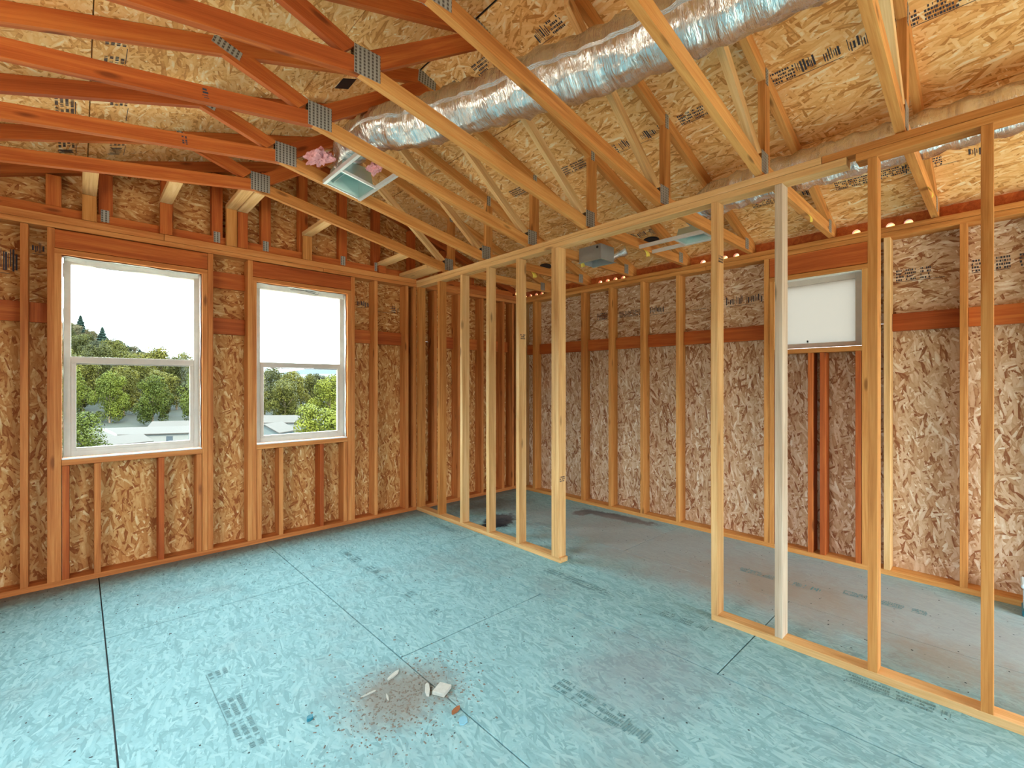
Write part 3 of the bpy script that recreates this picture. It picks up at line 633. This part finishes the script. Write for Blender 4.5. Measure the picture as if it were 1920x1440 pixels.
board('house_wrap', t, XF + .02, xa, y0 + .001, y0 + .006, z0 + .001, z1 - .01, 'wrap')
board('sash_latch', t, xa - .012, xa, 1.045, 1.055, z0 + .045, z0 + .062, 'black')

# ------------------------------------------------------------ ducts
def tube(name, pts, rad, label, cat, wob=.012, seg=40, step=.02, seed=0, mat='foil', par=None):
    P = [Vector(p) for p in pts]; path = []
    for i in range(len(P) - 1):      # Catmull-Rom
        p0 = P[max(i - 1, 0)]; p1 = P[i]; p2 = P[i + 1]; p3 = P[min(i + 2, len(P) - 1)]
        n = max(2, int((p2 - p1).length / step))
        for k in range(n):
            s = k / n; path.append(.5 * ((2 * p1) + (p2 - p0) * s + (2 * p0 - 5 * p1 + 4 * p2 - p3) * s * s + (3 * p1 - p0 - 3 * p2 + p3) * s ** 3))
    path.append(P[-1]); vs = []; fs = []; n = len(path); acc = 0; uv = []
    for i, p in enumerate(path):
        d = (path[min(i + 1, n - 1)] - path[max(i - 1, 0)]).normalized()
        sx = d.cross(Vector((0, 0, 1))).normalized(); sz = sx.cross(d)
        acc += step
        r = rad(i / (n - 1)) if callable(rad) else rad
        r += .006 * math.sin(acc * 46 + noise.noise((acc * 2, seed, 0)) * 2.5)
        for k in range(seg):
            a = 2 * math.pi * k / seg
            rr = r + wob * noise.noise((acc * 14, math.cos(a) * 3.5, math.sin(a) * 3.5 + seed)) + wob * .6 * noise.noise((acc * 45, math.cos(a) * 6, math.sin(a) * 6 + seed))
            vs.append(p + (sx * math.cos(a) + sz * math.sin(a)) * rr); uv.append((acc, k / seg))
    for i in range(n - 1):
        for k in range(seg): fs.append((i * seg + k, i * seg + (k + 1) % seg, (i + 1) * seg + (k + 1) % seg, (i + 1) * seg + k))
    fs.append(tuple(range(seg))[::-1]); fs.append(tuple((n - 1) * seg + k for k in range(seg)))
    me = bpy.data.meshes.new(name); me.from_pydata([tuple(v) for v in vs], [], fs)
    ul = me.uv_layers.new(name='UVMap')
    for lp in me.loops: ul.data[lp.index].uv = uv[lp.vertex_index]
    for p in me.polygons: p.use_smooth = True
    o = link(name, me, mat, par, Matrix.Identity(4))
    if label: tag(o, label, cat)
    return o
def r1(f): return .138 if f > .42 else (.128 if f > .30 else .128 * min(1, .72 + f * 1.6))
tube('flexible_duct', [(1.33, 3.04, 2.80), (1.31, 2.93, 2.885), (1.34, 2.62, 2.895), (1.45, 2.42, 2.885), (1.60, 2.02, 2.878), (1.70, 1.66, 2.872), (1.80, 1.36, 2.87), (1.88, .95, 2.868), (1.95, .40, 2.87), (1.99, -.2, 2.87)], r1,
     'wide silver foil flexible duct lying across the trusses under the ridge', 'duct', seed=1)
tube('flexible_duct', [(3.22, -1.0, 2.632), (3.22, .2, 2.634), (3.22, .9, 2.634), (3.235, 1.25, 2.636), (3.30, 1.46, 2.635), (3.37, 1.60, 2.575)], lambda f: .112 if f < .9 else .112 - (f - .9) * .3,
     'silver foil flexible duct running along the flat chords behind the partition', 'duct', seed=5, wob=.010)

# ------------------------------------------------------------ register boots on hanger rails
def register(name, label, xa, xb, zf, ya, yb, by0, by1, depth):
    t = empty(name, (xa, ya, zf(xa))); tag(t, label, 'register boot', 'ceiling register boots')
    w = .020
    for x in (xa, xb):
        board('hanger_rail', t, x - w / 2, x + w / 2, ya, yb, zf(x) - .004, zf(x), 'galv_pale', 0)
        board('hanger_rail', t, x - w / 2, x - w / 2 + .002, ya, yb, zf(x) + .0005, zf(x) + .022, 'galv_pale', 0)
    for y in (by0, by1):
        d = Vector((xb - xa, 0, zf(xb) - zf(xa)))
        prism('cross_bar', t, [(xa + w / 2, zf(xa + w / 2) + .0005), (xb - w / 2, zf(xb - w / 2) + .0005), (xb - w / 2, zf(xb - w / 2) + .018), (xa + w / 2, zf(xa + w / 2) + .018)], y - .005, y + .005, 'galv_pale')
    m = .014; c = Vector(((xa + xb) / 2, (by0 + by1) / 2, 0)); zt = max(zf(xa), zf(xb)) + depth
    q = [(xa + m, by0 + m), (xb - m, by0 + m), (xb - m, by1 - m), (xa + m, by1 - m)]
    vs = [Vector((x, y, zf(x) + .004)) for x, y in q] + [Vector((c.x + (x - c.x) * .86, c.y + (y - c.y) * .86, zt)) for x, y in q]
    bt = mesh_obj('boot', vs, [(0, 1, 5, 4), (1, 2, 6, 5), (2, 3, 7, 6), (3, 0, 4, 7), (4, 5, 6, 7)], 'boot_in', t, solid=.002)
    vs = [Vector((xa + .05, by0 + m + .001, zf(xa + .05) + .02)), Vector((xa + .05, by1 - m - .001, zf(xa + .05) + .02)), Vector((xa + .10, c.y, zt - .01))]
    mesh_obj('damper_blade', vs, [(0, 1, 2)], 'galv', bt, solid=.0015)
    return t
zb = lambda x: 2.749 - .1884 * (x - .937)
register('register_boot', 'galvanised ceiling register boot hung between the second and third trusses', 1.215, 1.465, lambda x: zb(x) - .001, TY[2] + SW, TY[1], 2.90, 3.15, .09)
register('register_boot', 'galvanised ceiling register boot hung over the narrow room behind the partition', 3.30, 3.50, lambda x: ZT + .003, TY[4] + SW, TY[3], 1.49, 1.72, .08)

# pink insulation tufts at the first boot
def tuft(loc, s, seed, label):
    bm = bmesh.new(); bmesh.ops.create_icosphere(bm, subdivisions=4, radius=1)
    for v in bm.verts:
        p = v.co * 1.1; k = 1 + .9 * noise.fractal((p.x + seed, p.y, p.z), .7, 2.3, 7)
        v.co = Vector((v.co.x * s[0], v.co.y * s[1], v.co.z * s[2])) * k
    me = bpy.data.meshes.new('insulation_tuft'); bm.to_mesh(me); bm.free()
    o = link('insulation_tuft', me, 'pink', None, Matrix.Translation(loc)); tag(o, label, 'insulation')
tuft((1.13, 3.02, 2.790), (.055, .10, .032), 3.1, 'ragged pink fibreglass tuft sticking out beside the register boot and flexible duct')
tuft((1.40, 2.80, 2.745), (.03, .07, .03), 8.4, 'small pink fibreglass tuft lying inside the rails of the register boot')

# ------------------------------------------------------------ exhaust fan box
t = empty('exhaust_fan', (3.26, 2.35, ZT)); tag(t, 'grey steel exhaust fan housing fixed to a truss behind the partition', 'exhaust fan')
fx0, fx1, fy0, fy1, fz0, fz1 = 3.245, 3.44, 2.35, 2.583, 2.405, 2.535
for n, a in [('housing_side', (fx0, fx0 + .004, fy0, fy1, fz0, fz1)), ('housing_side', (fx1 - .004, fx1, fy0, fy1, fz0, fz1)), ('housing_side', (fx0 + .004, fx1 - .004, fy0, fy0 + .004, fz0, fz1)),
             ('housing_side', (fx0 + .004, fx1 - .004, fy1 - .004, fy1, fz0, fz1)), ('housing_top', (fx0 + .004, fx1 - .004, fy0 + .004, fy1 - .004, fz1 - .004, fz1))]:
    board(n, t, *a, 'fan_grey', 0)
for a in [(fx0 - .012, fx0 + .004, fy0 - .012, fy1), (fx1 - .004, fx1 + .012, fy0 - .012, fy1), (fx0 + .004, fx1 - .004, fy0 - .012, fy0 + .004)]:
    board('mounting_flange', t, *a, fz0 - .004, fz0 - .0005, 'boot_in', 0)
board('motor_bracket', t, (fx0 + fx1) / 2 - .012, (fx0 + fx1) / 2 + .012, fy0 + .005, fy1 - .005, fz0 + .03, fz0 + .034, 'galv', 0)
tube('duct_collar', [(fx1 + .001, 2.43, 2.475), (fx1 + .05, 2.41, 2.48), (fx1 + .09, 2.37, 2.50), (fx1 + .12, 2.30, 2.53)], .038, None, None, .004, 20, .008, 3, 'foil', t)
bm = bmesh.new(); bmesh.ops.create_cone(bm, segments=14, radius1=.011, radius2=.011, depth=.003, cap_ends=True); me = bpy.data.meshes.new('knockout'); bm.to_mesh(me); bm.free()
link('knockout', me, 'black', t, Matrix.Translation((fx0 - .0016, 2.385, 2.51)) @ Matrix.Rotation(math.pi / 2, 4, 'Y'))
# dark flexible duct end seen above the fan, over the third and fourth trusses
# yellow tags stapled under the flat chords
for i, (x, y, lb) in enumerate([(3.24, TY[2], 'yellow paper tag hanging under the third roof truss near the fan'), (3.36, TY[3], 'yellow paper tag hanging under the fourth roof truss beside the rails'),
                                (3.40, TY[5], 'yellow paper tag hanging under the sixth roof truss'), (3.44, TY[6], 'yellow paper tag hanging under the seventh roof truss'), (3.22, TY[1], 'yellow paper tag hanging under the second roof truss')]):
    vs = []; n = 6
    for k in range(n):
        f = k / (n - 1)
        for s in (0, 1): vs.append((x + .055 * s + .01 * f, y - .002 - .02 * math.sin(f * 2.2), ZT + .004 - .062 * f + .012 * s * f))
    o = mesh_obj('warning_tag', vs, [(2 * k, 2 * k + 1, 2 * k + 3, 2 * k + 2) for k in range(n - 1)], 'yellow', None, smooth=True, solid=.0008); tag(o, lb, 'tag', 'yellow tags under the trusses')

# ------------------------------------------------------------ debris on the floor
def shard(name, loc, l, w, h, rz, mat, label, cat, tilt=0.0):
    n = 7; rnd = random.Random(int(loc[0] * 1000 + loc[1] * 77)); bm = bmesh.new(); ring = []
    for i in range(n):
        a = 2 * math.pi * i / n; ring.append((math.cos(a) * l / 2 * rnd.uniform(.8, 1.1), math.sin(a) * w / 2 * rnd.uniform(.8, 1.1)))
    lo = [bm.verts.new((x, y, 0)) for x, y in ring]; hi = [bm.verts.new((x * .97, y * .97, h * rnd.uniform(.85, 1.1))) for x, y in ring]
    bm.faces.new(lo[::-1]); bm.faces.new(hi)
    for i in range(n): bm.faces.new((lo[i], lo[(i + 1) % n], hi[(i + 1) % n], hi[i]))
    me = bpy.data.meshes.new(name); bm.to_mesh(me); bm.free()
    o = link(name, me, mat, None, Matrix.Translation(loc) @ Matrix.Rotation(rz, 4, 'Z') @ Matrix.Rotation(tilt, 4, 'Y')); tag(o, label, cat)
o = link('board_scrap', box_mesh(.068, .058, .016, 'scrap', .002), None, None, Matrix.Translation((1.147, 1.665, .009)) @ Matrix.Rotation(.45, 4, 'Z')); tag(o, 'pale square cut of board lying on the dirt patch', 'scrap')
shard('wood_splinter', (1.105, 1.715, .001), .095, .024, .010, 1.05, 'scrap', 'pale tapered splinter lying beside the square scrap of board', 'splinter')
shard('wood_splinter', (1.045, 1.905, .001), .085, .020, .008, .35, 'scrap', 'pale pointed splinter across the top of the dirt patch', 'splinter')
shard('wood_splinter', (.905, 1.865, .001), .085, .007, .005, -.05, 'scrap', 'thin pale sliver at the left edge of the dirt patch', 'splinter')
shard('wood_splinter', (.955, 1.79, .001), .05, .008, .005, 1.3, 'scrap', 'short pale sliver below the left of the dirt patch', 'splinter')
shard('wood_splinter', (1.120, 1.525, .001), .055, .018, .012, .2, 'rust_chip', 'reddish brown splinter by the floor seam', 'splinter')
shard('plastic_chip', (1.107, 1.462, .001), .05, .04, .004, .7, 'blue_chip', 'small flat blue chip beside the floor seam', 'chip')
shard('plastic_chip', (.668, 1.885, .001), .03, .02, .012, .3, 'tote_teal', 'dark teal crumb on the bare floor away from the dirt patch', 'chip')
rnd = random.Random(11); vs, fs = [], []
def crumb(x, y, s):
    i = len(vs); a = rnd.random() * 6.28; l = s * rnd.uniform(.5, 1.3); w = s * rnd.uniform(.35, .8); h = s * rnd.uniform(.3, .6); ca, sa = math.cos(a), math.sin(a)
    for px, py, pz in [(-l, -w, 0), (l, -w, 0), (l, w, 0), (-l, w, 0), (-l * .5, 0, h), (l * .6, 0, h)]: vs.append((x + px * ca - py * sa, y + px * sa + py * ca, .0005 + pz))
    fs.extend([(i, i + 1, i + 5, i + 4), (i + 1, i + 2, i + 5), (i + 2, i + 3, i + 4, i + 5), (i + 3, i, i + 4)])
for k in range(900):
    x = rnd.gauss(1.03, .16); y = rnd.gauss(1.75, .13); crumb(x, y, rnd.choice((.0022, .003, .004, .006)))
me = bpy.data.meshes.new('sawdust_crumbs'); me.from_pydata(vs, [], fs); o = link('sawdust_crumbs', me, 'chip'); tag(o, 'sawdust and wood crumbs swept into a brown patch', 'debris', kind='stuff')
vs, fs = [], []
for k in range(420):
    crumb(rnd.uniform(-.9, 2.58), rnd.uniform(1.0, 4.2) if rnd.random() < .6 else rnd.uniform(3.4, 4.22), rnd.choice((.003, .004, .005)))
for k in range(160): crumb(rnd.uniform(2.72, 4.08), rnd.uniform(-.2, 4.2), rnd.choice((.003, .004)))
me = bpy.data.meshes.new('floor_crumbs'); me.from_pydata(vs, [], fs); o = link('floor_crumbs', me, 'black'); tag(o, 'dark grit scattered over the subfloor', 'grit', kind='stuff')
# white container against the far wall at the end of the narrow room
t = empty('storage_tote', (4.02, -.16, 0)); tag(t, 'pale plastic container with teal base against the far wall', 'container')
board('tote_base', t, 3.94, 4.10, -.28, -.075, .0, .035, 'tote_teal', .006); board('tote_body', t, 3.945, 4.095, -.275, -.08, .036, .16, 'tote', .01); board('tote_lid', t, 3.935, 4.105, -.285, -.07, .161, .185, 'tote', .006)

# ------------------------------------------------------------ outdoors
GZ = -10.0
def gh(x, y):
    """ground height: flat bench near the houses, wooded hill climbing away to the left, gentle rise beyond"""
    d = math.hypot(x, y); h = GZ + max(0, d - 118) * .05
    h += 30 * max(0, min(1, (d - 150) / 140)) ** 1.2 * max(0, min(1, (62 - (x - .02 * (y - 200))) / 85)) ** 1.3
    return h
def terrain():
    vs, fs = [], []; nx, ny = 70, 110
    for j in range(ny):
        y = -260 + (j / (ny - 1)) ** 1.1 * 790
        for i in range(nx):
            x = -260 + i / (nx - 1) * 620; vs.append((x, y, gh(x, y) + .5 * noise.noise((x * .05, y * .05, 0))))
    for j in range(ny - 1):
        for i in range(nx - 1): fs.append((j * nx + i, j * nx + i + 1, (j + 1) * nx + i + 1, (j + 1) * nx + i))
    o = mesh_obj('hillside', vs, fs, 'hillmat', smooth=True); tag(o, 'grassy valley floor and wooded slope beyond the windows', kind='structure')
terrain()
bounce_slab = board('bounce_lot', None, -60, 60, -70, 12, -3.4, -3.1, 'bounce_ground', 0); tag(bounce_slab, 'unseen pale ground slab added to bounce daylight indoors', kind='structure')  # unseen slab added to bounce daylight up onto the ceiling
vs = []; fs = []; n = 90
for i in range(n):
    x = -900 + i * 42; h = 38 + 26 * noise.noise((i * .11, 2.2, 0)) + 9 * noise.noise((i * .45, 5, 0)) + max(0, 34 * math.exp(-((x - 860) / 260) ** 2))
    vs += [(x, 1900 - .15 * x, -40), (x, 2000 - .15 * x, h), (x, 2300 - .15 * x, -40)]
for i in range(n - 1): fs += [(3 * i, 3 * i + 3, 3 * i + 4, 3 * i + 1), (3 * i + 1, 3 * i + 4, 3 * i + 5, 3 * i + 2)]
tag(mesh_obj('mountain_ridge', vs, fs, 'mtn', smooth=True), 'forested ridge on the horizon with distance haze in its blue', kind='structure')

def foliage_mesh(seed, blobs, leaves, leaf_size, conifer=False):
    rnd = random.Random(seed); vs, fs = [], []
    def card(p, s, nrm):
        i = len(vs); t = nrm.cross(Vector((rnd.uniform(-1, 1), rnd.uniform(-1, 1), rnd.uniform(-1, 1)))).normalized(); b_ = nrm.cross(t)
        for a, c in ((-1, -.6), (1, -.6), (1.1, .6), (-.7, .8)): vs.append(p + t * a * s + b_ * c * s + nrm * rnd.uniform(-.2, .2) * s)
        fs.append((i, i + 1, i + 2, i + 3))
    if conifer:
        for k in range(leaves):
            f = rnd.random() ** .7; z = .12 + .88 * f; layer = (f * 11) % 1; r = (1 - f) * .24 * (1.0 - .45 * layer) * math.sqrt(rnd.random()) + .01; a = rnd.random() * 6.283
            p = Vector((math.cos(a) * r, math.sin(a) * r, z)); card(p, leaf_size * (1.1 - .7 * f), Vector((math.cos(a) * .6, math.sin(a) * .6, .8)).normalized())
    else:
        cs = []
        for k in range(blobs):
            a = rnd.random() * 6.283; r = .30 * math.sqrt(rnd.random()); z = .15 + .75 * (k + rnd.random()) / blobs; r *= 1.15 - abs(z - .48) * 1.3
            cs.append((Vector((math.cos(a) * r, math.sin(a) * r, z)), rnd.uniform(.09, .16)))
        for k in range(leaves):
            c, rr = rnd.choice(cs); d = Vector((rnd.gauss(0, 1), rnd.gauss(0, 1), rnd.gauss(0, 1) + .25)).normalized()
            card(c + d * rr * rnd.uniform(.8, 1.05), leaf_size * rnd.uniform(.6, 1.3), (d + Vector((rnd.gauss(0, .4), rnd.gauss(0, .4), rnd.gauss(0, .4)))).normalized())
    me = bpy.data.meshes.new('foliage'); me.from_pydata([tuple(v) for v in vs], [], fs); me.update(); return me
def trunk_mesh():
    bm = bmesh.new(); bmesh.ops.create_cone(bm, segments=8, radius1=.022, radius2=.008, depth=.62, cap_ends=True, matrix=Matrix.Translation((0, 0, .30)))
    for a in (0.4, 2.3, 4.4): bmesh.ops.create_cone(bm, segments=5, radius1=.009, radius2=.004, depth=.30, cap_ends=True, matrix=Matrix.Translation((math.cos(a) * .08, math.sin(a) * .08, .50)) @ Matrix.Rotation(a, 4, 'Z') @ Matrix.Rotation(.65, 4, 'Y'))
    me = bpy.data.meshes.new('trunk'); bm.to_mesh(me); bm.free(); me.materials.append(M['bark']); return me
TR = trunk_mesh()
PROTO = {}
for k in range(3):
    for kind, mt in (('leaf', 'leaf'), ('bright', 'leaf_bright'), ('dry', 'leaf_dry')):
        me = foliage_mesh(40 + k, 34, 11000, .0105); me.materials.append(M[mt]); PROTO[(kind, k)] = me
for k in range(2):
    me = foliage_mesh(60 + k, 0, 4200, .022, True); me.materials.append(M['needle']); PROTO[('needle', k)] = me
def tree(x, y, h, kind, label, group, wid=1.0, z=None, name=None):
    nm = name or ('conifer_tree' if kind == 'needle' else 'broadleaf_tree')
    t = empty(nm, (x, y, (gh(x, y) if z is None else z) - .2), random.random() * 6); t.scale = (h * wid, h * wid, h)
    tag(t, label, 'tree', group)
    v = random.randrange(2 if kind == 'needle' else 3)
    for n_, me in (('foliage', PROTO[(kind, v)]), ('trunk', TR)):
        o = bpy.data.objects.new(n_, me); COL.objects.link(o); o.parent = t
def dirp(px, D):   # map point on the ray through an image column, D metres ahead of the camera
    f = 864.8; yw = math.radians(43.2); a = (px - 960) / f
    return ((math.sin(yw) + math.cos(yw) * a) * D, (math.cos(yw) - math.sin(yw) * a) * D)
rt = random.Random(5)
RW = ['front row', 'second row', 'third row', 'back row']
for row, (D0, hh, sp) in enumerate([(112, 13.2, 10.4), (124, 14.6, 11.4), (137, 15.8, 12.4), (151, 17.0, 13.2)]):
    px = 40 + row * 33
    while px < 730:
        D = D0 + rt.uniform(-1.5, 1.5); x, y = dirp(px, D); br = rt.random() < .25 and row < 2
        k = 1.0 if px < 460 else (1.0, .95, .86, .80)[row]
        tree(x, y, hh * k * rt.uniform(.9, 1.06), 'bright' if br else 'leaf', '%s tree in the %s of the belt behind the houses' % ('bright yellow green' if br else 'leafy olive green', RW[row]), 'broadleaf trees in the belt behind the houses', rt.uniform(.80, .9))
        px += sp / D0 * 864.8 * rt.uniform(.92, 1.08) * (1.0 if px < 420 else 1.05)
CON = [dirp(q, d_) for q, d_ in ((151, 226), (192, 205), (201, 198), (213, 193), (240, 226), (262, 224))]
for row, D0 in enumerate([166, 175, 184, 193, 202, 211, 220, 229, 239, 250]):
    px = 60 + (row % 2) * 16
    while px < 420:
        x, y = dirp(px, D0 + rt.uniform(-2, 2)); dr = rt.random() < .8
        if min(math.hypot(x - c[0], y - c[1]) for c in CON) < 8: px += 3; continue
        tree(x, y, rt.uniform(7.5, 10.5), 'dry' if dr else 'leaf', '%s tree on the %s slope of the wooded hill' % ('dry brownish' if dr else 'olive green', 'lower' if row < 4 else ('middle' if row < 7 else 'upper')), 'hillside trees', rt.uniform(.85, .95))
        px += 7.4 / D0 * 864.8 * rt.uniform(.92, 1.12) * 1.05
for px, D, h, lb in [(151, 226, 15, 'slim lone conifer standing above the hill crest'), (192, 205, 14, 'tallest dark conifer of the pair below the hill crest'), (201, 198, 11, 'bushy dark conifer between the two on the hill flank'), (213, 193, 10.5, 'shorter dark conifer beside the tallest one on the hill'),
                     (240, 226, 8, 'small conifer on the crest beyond the dark pair'), (262, 224, 8, 'round topped small conifer where the crest falls away')]:
    x, y = dirp(px, D); tree(x, y, h, 'needle', lb, 'conifers on the hill', 1.55)
x, y = dirp(602, 56); tree(x, y, 9.8, 'bright', 'round bright green tree in front of the houses seen through the second window', None, .95, -10.6, 'round_tree')
x, y = dirp(138, 60); tree(x, y, 9.0, 'bright', 'bright leafy tree beside the blue house seen through the first window', None, 1.1, -11.2)
def house(px, D, w, dpt, hw, hr, rz, wall, label, zb_=GZ, porch=False):
    x, y = dirp(px, D); t = empty('house', (x, y, zb_), rz); tag(t, label, 'house')
    def part(n, vs, fs, mt, pr=None): me = bpy.data.meshes.new(n); me.from_pydata(vs, [], fs); me.update(); o = link(n, me, mt); o.parent = pr or t; return o
    a, b_ = w / 2, dpt / 2
    wl_ = part('walls', [(-a, -b_, 0), (a, -b_, 0), (a, b_, 0), (-a, b_, 0), (-a, -b_, hw), (a, -b_, hw), (a, b_, hw), (-a, b_, hw), (-a, 0, hw + hr * .96), (a, 0, hw + hr * .96)],
         [(0, 1, 5, 4), (2, 3, 7, 6), (1, 2, 6, 9, 5), (3, 0, 4, 8, 7), (0, 3, 2, 1)], wall)
    e = .35; k = hr / b_; tt = .15
    V = []
    for s in (-1, 1):
        V += [(-a - e, s * (b_ + e), hw - k * e), (a + e, s * (b_ + e), hw - k * e), (a + e, 0, hw + hr), (-a - e, 0, hw + hr)]
        V += [(p[0], p[1], p[2] + tt) for p in V[-4:]]
    F = []
    for o0 in (0, 8): F += [(o0, o0 + 1, o0 + 2, o0 + 3), (o0 + 4, o0 + 5, o0 + 6, o0 + 7), (o0, o0 + 1, o0 + 5, o0 + 4), (o0 + 1, o0 + 2, o0 + 6, o0 + 5), (o0 + 3, o0, o0 + 4, o0 + 7)]
    part('roof', V, F, 'roof_g')
    for q in range(max(2, int(w / 4.5))):
        xx = -a + w * (q + .5) / max(2, int(w / 4.5))
        part('house_window', [(xx - .5, -b_ - .04, hw * .38), (xx + .5, -b_ - .04, hw * .38), (xx + .5, -b_ - .04, hw * .8), (xx - .5, -b_ - .04, hw * .8), (xx - .5, -b_ + .02, hw * .38), (xx + .5, -b_ + .02, hw * .38), (xx + .5, -b_ + .02, hw * .8), (xx - .5, -b_ + .02, hw * .8)],
             [(0, 1, 2, 3), (0, 4, 5, 1), (1, 5, 6, 2), (2, 6, 7, 3), (3, 7, 4, 0)], 'pane_dark', wl_)
    for s in (1,):
        part('house_window', [(a + .04, -.6, hw * .45), (a + .04, .6, hw * .45), (a + .04, .6, hw * .85), (a + .04, -.6, hw * .85), (a - .02, -.6, hw * .45), (a - .02, .6, hw * .45), (a - .02, .6, hw * .85), (a - .02, -.6, hw * .85)],
             [(0, 1, 2, 3), (0, 4, 5, 1), (1, 5, 6, 2), (2, 6, 7, 3), (3, 7, 4, 0)], 'pane_dark', wl_)
    if porch:
        part('porch_gable', [(-a * .45 - 2, -b_ - 1.2, 0), (-a * .45 + 2, -b_ - 1.2, 0), (-a * .45 + 2, -b_ - 1.2, hw), (-a * .45, -b_ - 1.2, hw + 1.1), (-a * .45 - 2, -b_ - 1.2, hw), (-a * .45 - 2, -b_ + .1, 0), (-a * .45 + 2, -b_ + .1, 0), (-a * .45 + 2, -b_ + .1, hw), (-a * .45, -b_ + .6, hw + 1.1), (-a * .45 - 2, -b_ + .1, hw)],
             [(0, 1, 2, 3, 4), (1, 6, 7, 2), (0, 4, 9, 5), (2, 7, 8, 3), (3, 8, 9, 4)], wall)
house(262, 84, 17, 7.0, 2.5, .85, math.radians(-24), 'house_w', 'long white house with low grey roof seen through the first window', GZ, True)
house(352, 101, 12, 9, 1.9, 1.3, math.radians(-20), 'house_w', 'white house with grey roof partly hidden behind the long house', GZ)
house(208, 70, 7.5, 6, 2.4, .9, math.radians(20), 'house_b', 'pale blue low house beside the leafy tree', GZ)
house(528, 102, 17, 7, 3.1, 1.2, math.radians(-36), 'house_w', 'long white house with pale roof behind the round bright tree', GZ)
house(512, 88, 5, 5.5, 2.4, 1.4, math.radians(40), 'house_g', 'small pale green cottage with brown roof seen through the second window', GZ)
